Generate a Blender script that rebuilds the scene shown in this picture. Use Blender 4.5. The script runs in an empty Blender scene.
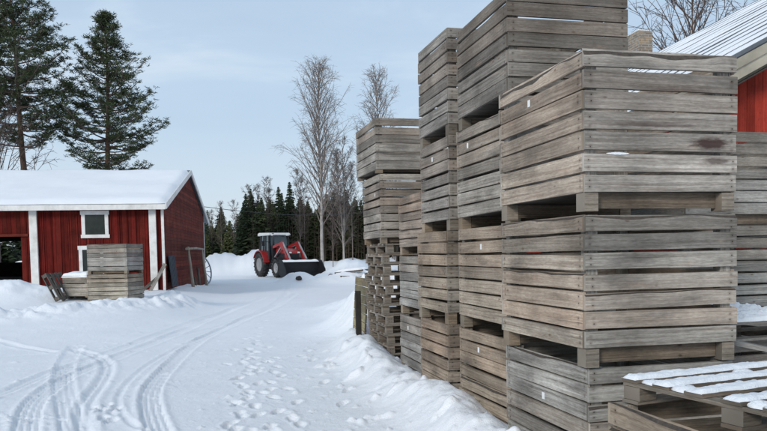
import bpy, math, random
import numpy as np
from mathutils import Vector, Matrix, noise as mnoise

S = bpy.context.scene
C = S.collection
R = math.radians
EYE = 1.6

# ------------------------------------------------------------------ helpers
class MB:
    """collects quads / boards / tubes and links them as ONE mesh object"""
    def __init__(s):
        s.V = []; s.F = []; s.M = []; s.A = []; s.B = []; s.D = []; s.S = []
    def face(s, idx, mat=0, uv=None, L=1.0, w=0.1, vv=None, smooth=False):
        s.F.append(idx); s.M.append(mat); s.S.append(smooth)
        n = len(idx)
        uv = uv or [(0.5, 0.0)] * n
        s.A += uv
        s.B += [(u[0], L) for u in uv]
        s.D += [(x, w) for x in (vv or [0.0] * n)]
    def board(s, o, du, dv, dn, L, w, t, nseg=1, rng=random, wane=0.0, tilt=0.0, mat=0, bark=1, wob=0.0015):
        o = Vector(o); du = Vector(du); dv = Vector(dv); dn = Vector(dn)
        if dv.cross(dn).dot(du) < 0:      # keep normals outward
            flip = True
        else:
            flip = False
        u0 = rng.uniform(0, 60); v0 = rng.uniform(0, 60); ph = rng.uniform(0, 100)
        t0 = rng.uniform(-tilt, tilt); t1 = rng.uniform(-tilt, tilt)
        nn = rng.uniform(0, tilt * .6)
        base = len(s.V)
        us = [L * i / nseg for i in range(nseg + 1)]
        for u in us:
            a = t0 + (t1 - t0) * u / L + wob * mnoise.noise((u * 3, ph, 1))
            b2 = wob * 1.5 * mnoise.noise((u * 4, ph, 7))
            b = .0035
            if wane:
                b = .004 + wane * max(0.0, .45 + 1.1 * mnoise.noise((u * 2.1, ph, 3)) + .25 * mnoise.noise((u * 6, ph, 9)))
                b = min(b, w * .8)
            pts = [(0, 0), (.001, t), (w - b, t), (w - b * .35, t * (.3 if wane else .85)), (w, 0)]
            for k, (v, n) in enumerate(pts):
                s.V.append(o + du * u + dv * (v + a + (b2 if k >= 2 else 0)) + dn * (n + nn))
        pv = [0, t, w, w + .02, w + .03]
        for i in range(nseg):
            for k in range(5):
                k2 = (k + 1) % 5
                a, b_ = base + i * 5 + k, base + i * 5 + k2
                c, d = base + (i + 1) * 5 + k2, base + (i + 1) * 5 + k
                m = bark if (k == 2 and wane) else mat
                ua, ub = us[i] + u0, us[i + 1] + u0
                va, vb = (-w / 2, w / 2) if k == 1 else ((w / 2, w / 2) if k in (2, 3) else (.5, .5))
                if k == 1: q0, q1 = 0, w
                elif k == 4: q0, q1 = 2 * w, w
                else: q0, q1 = w + .02 * k, w + .02 * k + .02
                quad = [(a, (ua, v0 + q0), va, us[i]), (b_, (ua, v0 + q1), vb, us[i]),
                        (c, (ub, v0 + q1), vb, us[i + 1]), (d, (ub, v0 + q0), va, us[i + 1])]
                if not flip: quad = quad[::-1]
                s.F.append([q[0] for q in quad]); s.M.append(m); s.S.append(False)
                s.A += [q[1] for q in quad]; s.B += [(q[3], L) for q in quad]; s.D += [(q[2], w) for q in quad]
        for i, rev in ((0, False), (nseg, True)):
            idx = [base + i * 5 + k for k in range(5)]
            if rev != flip: idx = idx[::-1]
            s.face(idx, mat, uv=[(u0 + k * .004, v0) for k in range(5)], L=9, vv=[.5] * 5)
    def box(s, c, size, rot=None, mat=0, taper=1.0):
        c = Vector(c); hx, hy, hz = size[0] / 2, size[1] / 2, size[2] / 2
        b = len(s.V)
        for z in (-1, 1):
            k = taper if z > 0 else 1
            for x, y in ((-1, -1), (1, -1), (1, 1), (-1, 1)):
                v = Vector((x * hx * k, y * hy * k, z * hz))
                s.V.append(c + (rot @ v if rot else v))
        for f in ((3, 2, 1, 0), (4, 5, 6, 7), (0, 1, 5, 4), (1, 2, 6, 5), (2, 3, 7, 6), (3, 0, 4, 7)):
            s.face([b + i for i in f], mat)
    def bar(s, p, q, w, h=None, mat=0):
        p = Vector(p); q = Vector(q); d = q - p; h = h or w
        rot = d.to_track_quat('Y', 'Z').to_matrix()
        s.box((p + q) / 2, (w, d.length, h), rot, mat)
    def tube(s, pts, rad, n=6, mat=0, cap=True):
        pts = [Vector(p) for p in pts]; b = len(s.V)
        if not isinstance(rad, (list, tuple)): rad = [rad] * len(pts)
        for i, p in enumerate(pts):
            d = (pts[min(i + 1, len(pts) - 1)] - pts[max(i - 1, 0)])
            d = d.normalized() if d.length > 1e-6 else Vector((0, 0, 1))
            x = d.cross(Vector((0.13, 0.97, 0.21)))
            x = x.normalized() if x.length > 1e-4 else Vector((1, 0, 0))
            y = d.cross(x)
            for k in range(n):
                a = 2 * math.pi * k / n
                s.V.append(p + (x * math.cos(a) + y * math.sin(a)) * rad[i])
        for i in range(len(pts) - 1):
            for k in range(n):
                k2 = (k + 1) % n
                s.face([b + i * n + k, b + i * n + k2, b + (i + 1) * n + k2, b + (i + 1) * n + k], mat, smooth=True,
                       uv=[(i, k), (i, k + 1), (i + 1, k + 1), (i + 1, k)])
        if cap and n > 3:
            s.face([b + k for k in range(n)][::-1], mat)
            s.face([b + (len(pts) - 1) * n + k for k in range(n)], mat)
    def lathe(s, prof, c, axis, n=28, mat=0):
        """prof: (axial, radius) ring list, closed loop"""
        c = Vector(c); ax = Vector(axis).normalized()
        x = ax.orthogonal().normalized(); y = ax.cross(x); b = len(s.V); m = len(prof)
        for k in range(n):
            a = 2 * math.pi * k / n; d = x * math.cos(a) + y * math.sin(a)
            for u, r in prof: s.V.append(c + ax * u + d * r)
        for k in range(n):
            k2 = (k + 1) % n
            for j in range(m):
                j2 = (j + 1) % m
                s.face([b + k * m + j, b + k * m + j2, b + k2 * m + j2, b + k2 * m + j][::-1], mat, smooth=True)
    def prism(s, poly, o, ex, ey, ez, depth, mat=0):
        """polygon (in ex, ey) extruded along ez"""
        o = Vector(o); ex = Vector(ex); ey = Vector(ey); ez = Vector(ez); b = len(s.V); n = len(poly)
        for k in (0, 1):
            for p in poly: s.V.append(o + ex * p[0] + ey * p[1] + ez * depth * k)
        s.face([b + i for i in range(n)][::-1], mat); s.face([b + n + i for i in range(n)], mat)
        for i in range(n):
            j = (i + 1) % n
            s.face([b + i, b + j, b + n + j, b + n + i], mat)
    def build(s, name, mats, parent=None, fixn=False, bevel=0):
        me = bpy.data.meshes.new(name)
        me.from_pydata([tuple(v) for v in s.V], [], s.F)
        mats = mats if isinstance(mats, (list, tuple)) else [mats]
        for m in mats: me.materials.append(m)
        me.polygons.foreach_set('material_index', [min(i, len(mats) - 1) for i in s.M])
        me.polygons.foreach_set('use_smooth', s.S)
        for nm, dat in (('uv', s.A), ('ul', s.B), ('vw', s.D)):
            l = me.uv_layers.new(name=nm)
            l.data.foreach_set('uv', np.array(dat, dtype=np.float32).ravel())
        if fixn:
            import bmesh
            bm = bmesh.new(); bm.from_mesh(me); bmesh.ops.recalc_face_normals(bm, faces=bm.faces); bm.to_mesh(me); bm.free()
        me.update()
        o = bpy.data.objects.new(name, me); C.objects.link(o)
        if parent: o.parent = parent
        if bevel:
            md = o.modifiers.new('bevel', 'BEVEL'); md.width = bevel; md.segments = 2; md.limit_method = 'ANGLE'
        return o

def tag(o, label=None, cat=None, group=None, kind=None):
    if label: o['label'] = label
    if cat: o['category'] = cat
    if group: o['group'] = group
    if kind: o['kind'] = kind
    return o
def empty(name, loc, rz=0.0, label=None, cat=None, group=None):
    o = bpy.data.objects.new(name, None); C.objects.link(o)
    o.empty_display_size = .2
    o.location = loc; o.rotation_euler = (0, 0, rz)
    return tag(o, label, cat, group)
def copy_tree(o, parent=None):
    c = o.copy(); C.objects.link(c)
    if parent: c.parent = parent
    for ch in [x for x in o.children]: copy_tree(ch, c)
    return c

# ------------------------------------------------------------------ materials
def nt(name):
    m = bpy.data.materials.new(name); m.use_nodes = True
    t = m.node_tree; p = t.nodes['Principled BSDF']
    return m, t, p
def N(t, ty, **kw):
    n = t.nodes.new(ty)
    for k, v in kw.items():
        if hasattr(n, k) and not (k in ('Scale',)): setattr(n, k, v)
    return n
def math_(t, op, a, b=None, clamp=False):
    n = t.nodes.new('ShaderNodeMath'); n.operation = op; n.use_clamp = clamp
    for i, x in enumerate((a, b)):
        if x is None: continue
        if isinstance(x, (int, float)): n.inputs[i].default_value = x
        else: t.links.new(x, n.inputs[i])
    return n.outputs[0]
def mix_(t, f, a, b, blend='MIX'):
    n = t.nodes.new('ShaderNodeMix'); n.data_type = 'RGBA'; n.blend_type = blend
    for i, x in ((0, f), (6, a), (7, b)):
        if isinstance(x, (int, float)): n.inputs[i].default_value = x
        elif isinstance(x, tuple): n.inputs[i].default_value = (*x[:3], 1)
        else: t.links.new(x, n.inputs[i])
    return n.outputs[2]
def noise_(t, vec, scale, detail=4, rough=.55, dist=0):
    n = t.nodes.new('ShaderNodeTexNoise'); n.inputs['Scale'].default_value = scale
    n.inputs['Detail'].default_value = detail; n.inputs['Roughness'].default_value = rough
    n.inputs['Distortion'].default_value = dist
    if vec is not None: t.links.new(vec, n.inputs['Vector'])
    return n.outputs['Fac']
def ramp_(t, f, stops):
    n = t.nodes.new('ShaderNodeValToRGB'); el = n.color_ramp.elements
    while len(el) < len(stops): el.new(.5)
    for e, (p, c) in zip(el, stops):
        e.position = p; e.color = (*c, 1) if isinstance(c, tuple) else (c, c, c, 1)
    t.links.new(f, n.inputs[0]); return n.outputs[0]
def mapr_(t, f, a, b, c=0., d=1.):
    n = t.nodes.new('ShaderNodeMapRange')
    for i, x in ((1, a), (2, b), (3, c), (4, d)): n.inputs[i].default_value = x
    t.links.new(f, n.inputs[0]); return n.outputs[0]
def bump_(t, p, h, strength, dist):
    b = t.nodes.new('ShaderNodeBump'); b.inputs['Strength'].default_value = strength; b.inputs['Distance'].default_value = dist
    t.links.new(h, b.inputs['Height']); t.links.new(b.outputs[0], p.inputs['Normal'])
def uvsplit(t, name):
    u = t.nodes.new('ShaderNodeUVMap'); u.uv_map = name
    s = t.nodes.new('ShaderNodeSeparateXYZ'); t.links.new(u.outputs[0], s.inputs[0])
    return s.outputs[0], s.outputs[1]
def comb(t, x, y, z=0.0):
    c = t.nodes.new('ShaderNodeCombineXYZ')
    for i, v in enumerate((x, y, z)):
        if isinstance(v, (int, float)): c.inputs[i].default_value = v
        else: t.links.new(v, c.inputs[i])
    return c.outputs[0]

def wood_mat(name, dark, mid, lite, warm, stain=.75, nails=True, rough=.85, spots=()):
    m, t, p = nt(name)
    u, v = uvsplit(t, 'uv')
    geo = t.nodes.new('ShaderNodeNewGeometry'); rnd = geo.outputs['Random Per Island']
    oi = t.nodes.new('ShaderNodeObjectInfo')
    warp = noise_(t, comb(t, math_(t, 'MULTIPLY', u, 1.6), math_(t, 'MULTIPLY', v, 9.0)), 1.0, 2)
    v2 = math_(t, 'ADD', v, math_(t, 'MULTIPLY', warp, .035))
    g1 = noise_(t, comb(t, math_(t, 'MULTIPLY', u, 1.25), math_(t, 'MULTIPLY', v2, 62.0)), 1.0, 5, .65)
    g2 = noise_(t, comb(t, math_(t, 'MULTIPLY', u, 16.0), math_(t, 'MULTIPLY', v2, 260.0)), 1.0, 3, .6)
    g = math_(t, 'ADD', math_(t, 'MULTIPLY', g1, .7), math_(t, 'MULTIPLY', g2, .3))
    col = ramp_(t, g, [(.31, dark), (.48, mid), (.67, lite)])
    # slat-to-slat variety
    r2 = math_(t, 'FRACT', math_(t, 'MULTIPLY', rnd, 17.31))
    col = mix_(t, math_(t, 'MULTIPLY', math_(t, 'POWER', r2, 2.0), .6), col, mix_(t, .5, col, warm), 'MIX')
    br = mapr_(t, rnd, 0, 1, .62, 1.22)
    col = mix_(t, 1.0, col, comb(t, br, br, br), 'MULTIPLY')
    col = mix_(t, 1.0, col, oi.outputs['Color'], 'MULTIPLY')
    # weather blotches: greyed, damp and mossy-brown patches
    bl = noise_(t, comb(t, math_(t, 'MULTIPLY', u, 1.7), math_(t, 'MULTIPLY', v, 6.0), 4.0), 1.0, 4, .6)
    col = mix_(t, mapr_(t, bl, .50, .70, 0, stain), col, tuple(c * .42 for c in mid), 'MIX')
    bl2 = noise_(t, comb(t, math_(t, 'MULTIPLY', u, 2.3), math_(t, 'MULTIPLY', v, 11.0), 9.0), 1.0, 4, .6)
    col = mix_(t, mapr_(t, bl2, .6, .8, 0, .45), col, warm, 'MIX')
    # knots
    vo = t.nodes.new('ShaderNodeTexVoronoi'); vo.inputs['Scale'].default_value = 1.0
    t.links.new(comb(t, math_(t, 'MULTIPLY', u, 5.0), math_(t, 'MULTIPLY', v, 10.0)), vo.inputs['Vector'])
    kn = mapr_(t, vo.outputs['Distance'], .05, .11, 1, 0)
    col = mix_(t, math_(t, 'MULTIPLY', kn, .7), col, tuple(c * .3 for c in warm), 'MIX')
    # long drying cracks
    ck = noise_(t, comb(t, math_(t, 'MULTIPLY', u, .8), math_(t, 'MULTIPLY', v2, 95.0), 2.0), 1.0, 2, .5)
    ckm = mapr_(t, ck, .70, .76, 0, .75)
    col = mix_(t, ckm, col, tuple(c * .22 for c in dark), 'MIX')
    if nails:
        a, L = uvsplit(t, 'ul'); b, w = uvsplit(t, 'vw')
        du = math_(t, 'MINIMUM', a, math_(t, 'SUBTRACT', L, a))
        du = math_(t, 'SUBTRACT', du, math_(t, 'ADD', .028, math_(t, 'MULTIPLY', r2, .024)))
        bo = math_(t, 'ADD', b, math_(t, 'MULTIPLY', math_(t, 'SUBTRACT', math_(t, 'FRACT', math_(t, 'MULTIPLY', rnd, 7.7)), .5), .022))
        dv = math_(t, 'SUBTRACT', math_(t, 'ABSOLUTE', bo), math_(t, 'ADD', .017, math_(t, 'MULTIPLY', math_(t, 'FRACT', math_(t, 'MULTIPLY', rnd, 31.3)), .012)))
        d = math_(t, 'SQRT', math_(t, 'ADD', math_(t, 'MULTIPLY', du, du), math_(t, 'MULTIPLY', dv, dv)))
        nl = math_(t, 'MULTIPLY', mapr_(t, d, .0032, .0052, .85, 0), mapr_(t, noise_(t, comb(t, math_(t, 'MULTIPLY', u, 9.0), math_(t, 'MULTIPLY', v, 30.0)), 1.0, 1), .38, .5, 0, 1))
        halo = mapr_(t, d, .004, .020, .32, 0)
        col = mix_(t, halo, col, (.05, .028, .016), 'MIX')
        col = mix_(t, nl, col, (.012, .010, .009), 'MIX')
    tcw = t.nodes.new('ShaderNodeTexCoord'); big = noise_(t, tcw.outputs['Object'], 1.7, 3, .6)
    bb = mapr_(t, big, .32, .68, .64, 1.2)
    col = mix_(t, 1.0, col, comb(t, bb, bb, math_(t, 'MULTIPLY', bb, .985)), 'MULTIPLY')
    fz = noise_(t, comb(t, math_(t, 'MULTIPLY', u, 26.0), math_(t, 'MULTIPLY', v, 75.0), 7.0), 1.0, 4, .7)
    fb = mapr_(t, fz, .3, .7, .80, 1.16)
    col = mix_(t, 1.0, col, comb(t, fb, fb, fb), 'MULTIPLY')
    if spots:
        so_ = t.nodes.new('ShaderNodeSeparateXYZ'); t.links.new(tcw.outputs['Object'], so_.inputs[0])
        ns = noise_(t, comb(t, math_(t, 'MULTIPLY', so_.outputs[0], 14.0), math_(t, 'MULTIPLY', so_.outputs[2], 55.0)), 1.0, 5, .65)
        for (x0, z0, rx, rz, am) in spots:
            a1 = math_(t, 'DIVIDE', math_(t, 'SUBTRACT', so_.outputs[0], x0), rx); a2 = math_(t, 'DIVIDE', math_(t, 'SUBTRACT', so_.outputs[2], z0), rz)
            dd = math_(t, 'ADD', math_(t, 'SQRT', math_(t, 'ADD', math_(t, 'MULTIPLY', a1, a1), math_(t, 'MULTIPLY', a2, a2))), math_(t, 'MULTIPLY', math_(t, 'SUBTRACT', ns, .5), 1.5))
            col = mix_(t, mapr_(t, dd, .55, 1.15, am, 0), col, (.055, .030, .026), 'MIX')
    t.links.new(col, p.inputs['Base Color'])
    p.inputs['Roughness'].default_value = rough
    p.inputs['Specular IOR Level'].default_value = .12
    h = math_(t, 'SUBTRACT', g, math_(t, 'MULTIPLY', ckm, .8))
    bump_(t, p, h, .7, .005)
    return m

def simple(name, col, rough=.6, var=.15, scale=6, metal=0, bump=0, spec=.4, dirt=None):
    m, t, p = nt(name)
    tc = t.nodes.new('ShaderNodeTexCoord')
    n = noise_(t, tc.outputs['Object'], scale, 5, .6)
    c = ramp_(t, n, [(.3, tuple(x * (1 - var) for x in col)), (.7, tuple(min(1, x * (1 + var)) for x in col))])
    if dirt:
        n2 = noise_(t, tc.outputs['Object'], scale * .35, 5, .65)
        c = mix_(t, mapr_(t, n2, .5, .72, 0, .7), c, dirt)
    t.links.new(c, p.inputs['Base Color'])
    p.inputs['Roughness'].default_value = rough; p.inputs['Metallic'].default_value = metal
    p.inputs['Specular IOR Level'].default_value = spec
    if bump: bump_(t, p, noise_(t, tc.outputs['Object'], scale * 5, 4), bump, .02)
    return m

def island_mat(name, a, b, rough=.8, spec=.2, transl=0):
    m, t, p = nt(name)
    geo = t.nodes.new('ShaderNodeNewGeometry')
    c = mix_(t, geo.outputs['Random Per Island'], a, b)
    t.links.new(c, p.inputs['Base Color']); p.inputs['Roughness'].default_value = rough
    p.inputs['Specular IOR Level'].default_value = spec
    return m

M = {}
M['wood'] = wood_mat('weathered_grey_wood', (.12, .104, .09), (.335, .308, .278), (.56, .528, .488), (.45, .30, .20))
M['wood_warm'] = wood_mat('weathered_tan_wood', (.15, .116, .09), (.40, .335, .275), (.62, .55, .465), (.52, .32, .215))
M['wood_dark'] = wood_mat('damp_dark_wood', (.05, .044, .038), (.13, .115, .10), (.23, .21, .185), (.14, .10, .07), stain=.4)
M['bark'] = simple('damp_bark_edge', (.075, .06, .048), .9, .35, 30, bump=.4)
M['stain'] = simple('dark_reddish_wet_stain', (.12, .078, .062), .75, .55, 26)
M['paper'] = simple('white_paper', (.75, .75, .73), .7, .06, 20)
def snow_mat(name, c0, c1):
    m, t, p = nt(name)
    tc = t.nodes.new('ShaderNodeTexCoord'); g = tc.outputs['Object']
    n = noise_(t, g, .9, 6, .6)
    t.links.new(ramp_(t, n, [(.3, c0), (.7, c1)]), p.inputs['Base Color'])
    p.inputs['Roughness'].default_value = .55; p.inputs['Specular IOR Level'].default_value = .25
    h1 = noise_(t, g, 22, 6, .66); h2 = noise_(t, g, 110, 4, .65)
    bump_(t, p, math_(t, 'ADD', h1, math_(t, 'MULTIPLY', h2, .5)), .5, .03)
    return m
M['snow'] = snow_mat('packed_snow', (.86, .875, .895), (.91, .92, .935))
M['snow2'] = snow_mat('fresh_snow', (.86, .88, .90), (.91, .92, .93))
M['red'] = wood_mat('red_painted_boards', (.075, .008, .006), (.125, .012, .009), (.165, .018, .013), (.14, .035, .024), stain=.45, nails=False)
M['red_old'] = wood_mat('worn_red_brown_boards', (.085, .017, .012), (.15, .027, .018), (.21, .042, .027), (.20, .085, .055), stain=.55, nails=False)
M['white_paint'] = simple('white_painted_wood', (.72, .71, .68), .6, .10, 5, dirt=(.45, .43, .39))
M['glass_dark'] = simple('dark_window_glass', (.020, .027, .024), .12, .5, 2.5, spec=.3)
M['dark_in'] = simple('dark_interior_wood', (.05, .042, .036), .9, .3, 4)
M['metal_dark'] = simple('dark_metal', (.045, .047, .05), .5, .3, 8, .5)
M['tin'] = simple('grey_roof_tin', (.17, .18, .19), .45, .2, 4, .5)
M['fascia'] = wood_mat('pale_fascia_boards', (.20, .17, .125), (.36, .32, .25), (.47, .43, .35), (.40, .32, .2), nails=False)

# ------------------------------------------------------------------ camera
cam = bpy.data.cameras.new('camera'); co = bpy.data.objects.new('camera', cam); C.objects.link(co)
YAW, PITCH, ROLL, FPX = .23843, .05, .018, 735.0
co.matrix_world = Matrix.Translation((0, 0, EYE)) @ Matrix.Rotation(-YAW, 4, 'Z') @ Matrix.Rotation(math.pi / 2 - PITCH, 4, 'X') @ Matrix.Rotation(-ROLL, 4, 'Z')
cam.sensor_fit = 'HORIZONTAL'; cam.sensor_width = 36; cam.lens = 36 * FPX / 767
cam.shift_y = .0978; cam.clip_start = .05; cam.clip_end = 3000
S.camera = co

# ------------------------------------------------------------------ light
SUN_EL, SUN_AZ = R(24), math.atan2(-.70, -.72)          # direction TO the sun, clockwise from +Y
sd = Vector((math.sin(SUN_AZ) * math.cos(SUN_EL), math.cos(SUN_AZ) * math.cos(SUN_EL), math.sin(SUN_EL)))
sl = bpy.data.lights.new('sun', 'SUN'); so = bpy.data.objects.new('sun', sl); C.objects.link(so)
sl.energy = 1.8; sl.angle = R(14); sl.color = (1, .95, .88)
so.rotation_euler = sd.to_track_quat('Z', 'Y').to_euler()
w = bpy.data.worlds.new('World'); S.world = w; w.use_nodes = True
t = w.node_tree; bg = t.nodes['Background']
sky = t.nodes.new('ShaderNodeTexSky'); sky.sky_type = 'NISHITA'; sky.sun_disc = False
sky.sun_elevation = SUN_EL; sky.sun_rotation = SUN_AZ % (2 * math.pi)
sky.air_density = 1.0; sky.dust_density = 1.5; sky.ozone_density = 1.5
tc = t.nodes.new('ShaderNodeTexCoord')
mp = t.nodes.new('ShaderNodeMapping'); mp.inputs['Scale'].default_value = (1.0, 1.0, 3.2); t.links.new(tc.outputs['Generated'], mp.inputs['Vector'])
c1 = noise_(t, mp.outputs[0], 2.2, 7, .58, .6)
sx = t.nodes.new('ShaderNodeSeparateXYZ'); t.links.new(tc.outputs['Generated'], sx.inputs[0])
veil = ramp_(t, sx.outputs[2], [(0.0, (7.6, 8.6, 9.4)), (.18, (5.7, 7.25, 8.95)), (.5, (5.1, 6.6, 8.5)), (1.0, (5.2, 6.5, 8.2))])
skyc = mix_(t, mapr_(t, c1, .35, .8, .80, 1.0), sky.outputs[0], veil)
skyc = mix_(t, mapr_(t, c1, .54, .78, 0, .5), skyc, (8.6, 9.2, 9.7))
t.links.new(skyc, bg.inputs['Color']); bg.inputs['Strength'].default_value = .100
S.view_settings.view_transform = 'Standard'; S.view_settings.look = 'None'
S.view_settings.exposure = 0.0; S.view_settings.gamma = 1.0; S.view_settings.use_curve_mapping = False

# ------------------------------------------------------------------ ground (one sheet of snow)
def vnoise(x, y, seed):
    xi = np.floor(x).astype(np.int64); yi = np.floor(y).astype(np.int64)
    fx = x - xi; fy = y - yi
    fx = fx * fx * (3 - 2 * fx); fy = fy * fy * (3 - 2 * fy)
    def hsh(a, b):
        n = (a * 374761393 + b * 668265263 + seed * 1442695041) & 0x7fffffff
        n = ((n ^ (n >> 13)) * 1274126177) & 0x7fffffff
        n = n ^ (n >> 16)
        return (n & 0xffff) / 65535.0
    return (hsh(xi, yi) * (1 - fx) + hsh(xi + 1, yi) * fx) * (1 - fy) + (hsh(xi, yi + 1) * (1 - fx) + hsh(xi + 1, yi + 1) * fx) * fy
def fbm(x, y, sc, seed, o=4, g=.5):
    a = 1.0; s = 0; tot = 0
    for i in range(o):
        s = s + a * (vnoise(x * sc, y * sc, seed + i * 7) - .5); tot += a; a *= g; sc *= 2.03
    return s / tot
def sst(x, a, b):
    k = np.clip((x - a) / (b - a), 0, 1); return k * k * (3 - 2 * k)
def blob(x, y, cx, cy, rx, ry, h, rot=0, pw=2.0):
    c, s = math.cos(rot), math.sin(rot)
    dx = (x - cx) * c + (y - cy) * s; dy = -(x - cx) * s + (y - cy) * c
    return h * np.exp(-((dx / rx) ** 2 + (dy / ry) ** 2) ** (pw / 2))
def seg_dist(x, y, pts):
    best = np.full(x.shape, 1e9); sgn = np.zeros(x.shape); arc = np.zeros(x.shape); acc = 0
    for (ax, ay), (bx, by) in zip(pts[:-1], pts[1:]):
        L = math.hypot(bx - ax, by - ay); ux, uy = (bx - ax) / L, (by - ay) / L
        tt = np.clip((x - ax) * ux + (y - ay) * uy, 0, L)
        d = np.hypot(x - ax - tt * ux, y - ay - tt * uy)
        m = d < best
        best = np.where(m, d, best); sgn = np.where(m, np.sign((x - ax) * uy - (y - ay) * ux), sgn); arc = np.where(m, acc + tt, arc); acc += L
    return best, sgn, arc
def smooth_line(p, k=3):
    for _ in range(k):
        q = [p[0]]
        for a, b in zip(p[:-1], p[1:]):
            q += [(a[0] * .75 + b[0] * .25, a[1] * .75 + b[1] * .25), (a[0] * .25 + b[0] * .75, a[1] * .25 + b[1] * .75)]
        p = q + [p[-1]]
    return p
TR = [  # wheel tracks: line, half width, depth
 ([(-.36, 5.2), (-.36, 6.37), (-.44, 6.91), (-.59, 8.03), (-.68, 9.04), (-.65, 10.08), (-.5, 11.62), (-.25, 13.7), (.2, 16.16), (.94, 18.93), (2.02, 22.28), (3.6, 30)], .145, .022, 3),
 ([(-.95, 5.6), (-1.05, 6.59), (-1.19, 7.15), (-1.57, 8.9), (-1.93, 10.75), (-2.14, 12.24), (-2.35, 14.5)], .16, .020, 3),
 ([(-.85, 5.6), (-.95, 6.56), (-1.14, 7.33), (-1.3, 8.27), (-1.35, 9.28), (-1.35, 10.54), (-1.44, 11.71), (-1.67, 12.62), (-2.3, 14.0)], .13, .018, 2),
 ([(-1.45, 5.6), (-1.56, 6.75), (-1.69, 7.51), (-1.91, 8.74), (-1.94, 9.64), (-1.91, 10.54), (-1.56, 12.02), (-.94, 14.37), (-.4, 16.96), (.44, 20.7), (2.2, 28)], .15, .020, 3),
 ([(-3.2, 7.0), (-2.49, 9.45), (-2.3, 10.48), (-2.14, 11.49), (-1.67, 12.92), (-1.24, 14.89), (-.32, 18.13), (1.2, 24)], .14, .018, 2),
 ([(-.3, 6.3), (-.48, 6.92), (-.76, 7.51), (-.94, 8.28), (-1.03, 9.01), (-1.02, 10.03), (-.85, 11.75), (-.2, 14.6), (1.1, 20)], .05, .016, 1),
 ([(-3.2, 8.5), (-2.19, 8.28), (-1.79, 8.1), (-1.4, 7.88)], .05, .012, 1),
 ([(-6.5, 17.6), (-4.2, 16.12), (-3.16, 14.51), (-2.62, 13.74)], .12, .02, 1),
 ([(-6.5, 14.0), (-3.0, 13.0), (-.5, 15.2), (1.5, 20.5), (3.2, 29), (4.2, 40)], .16, .014, 2),
]
rf = random.Random(4)
FEET = [(.23, 6.88), (.32, 7.44), (.3, 8.12), (.44, 8.65), (.39, 9.34), (.54, 10.06), (.52, 10.98), (.68, 11.71), (.68, 12.63), (.87, 13.47), (.84, 14.45), (1.04, 15.29), (.46, 12.72), (.29, 11.06),
 (.49, 7.92), (.63, 8.68), (.73, 8.87), (.55, 6.87), (.84, 6.88), (.7, 10.44), (.85, 11.11), (.8, 12.39), (1.03, 12.83), (.36, 9.75), (.42, 8.4), (.2, 7.15), (.62, 10.6), (.58, 11.5),
 (1.6, 11.95), (1.52, 10.85), (1.46, 11.41), (1.64, 10.09), (1.4, 8.98), (1.38, 7.62), (1.56, 8.26),
 (-1.09, 8.46), (-.97, 8.04), (-1.11, 8.21), (-.95, 7.68), (-1.04, 7.82), (-.98, 8.29), (-1.16, 8.36), (1.15, 16.6), (1.2, 17.6), (1.42, 18.4), (1.5, 19.6), (1.8, 20.8)]
for k in range(24):
    q = k / 24; FEET.append((.26 + .62 * q + (.085 if k % 2 else -.085) + rf.uniform(-.07, .07), 6.6 + 8.6 * q ** 1.15 + rf.uniform(-.12, .12)))
for k in range(12):
    q = k / 12; FEET.append((.72 + .3 * q + (.08 if k % 2 else -.08) + rf.uniform(-.06, .06), 6.7 + 5.2 * q + rf.uniform(-.1, .1)))
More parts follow.
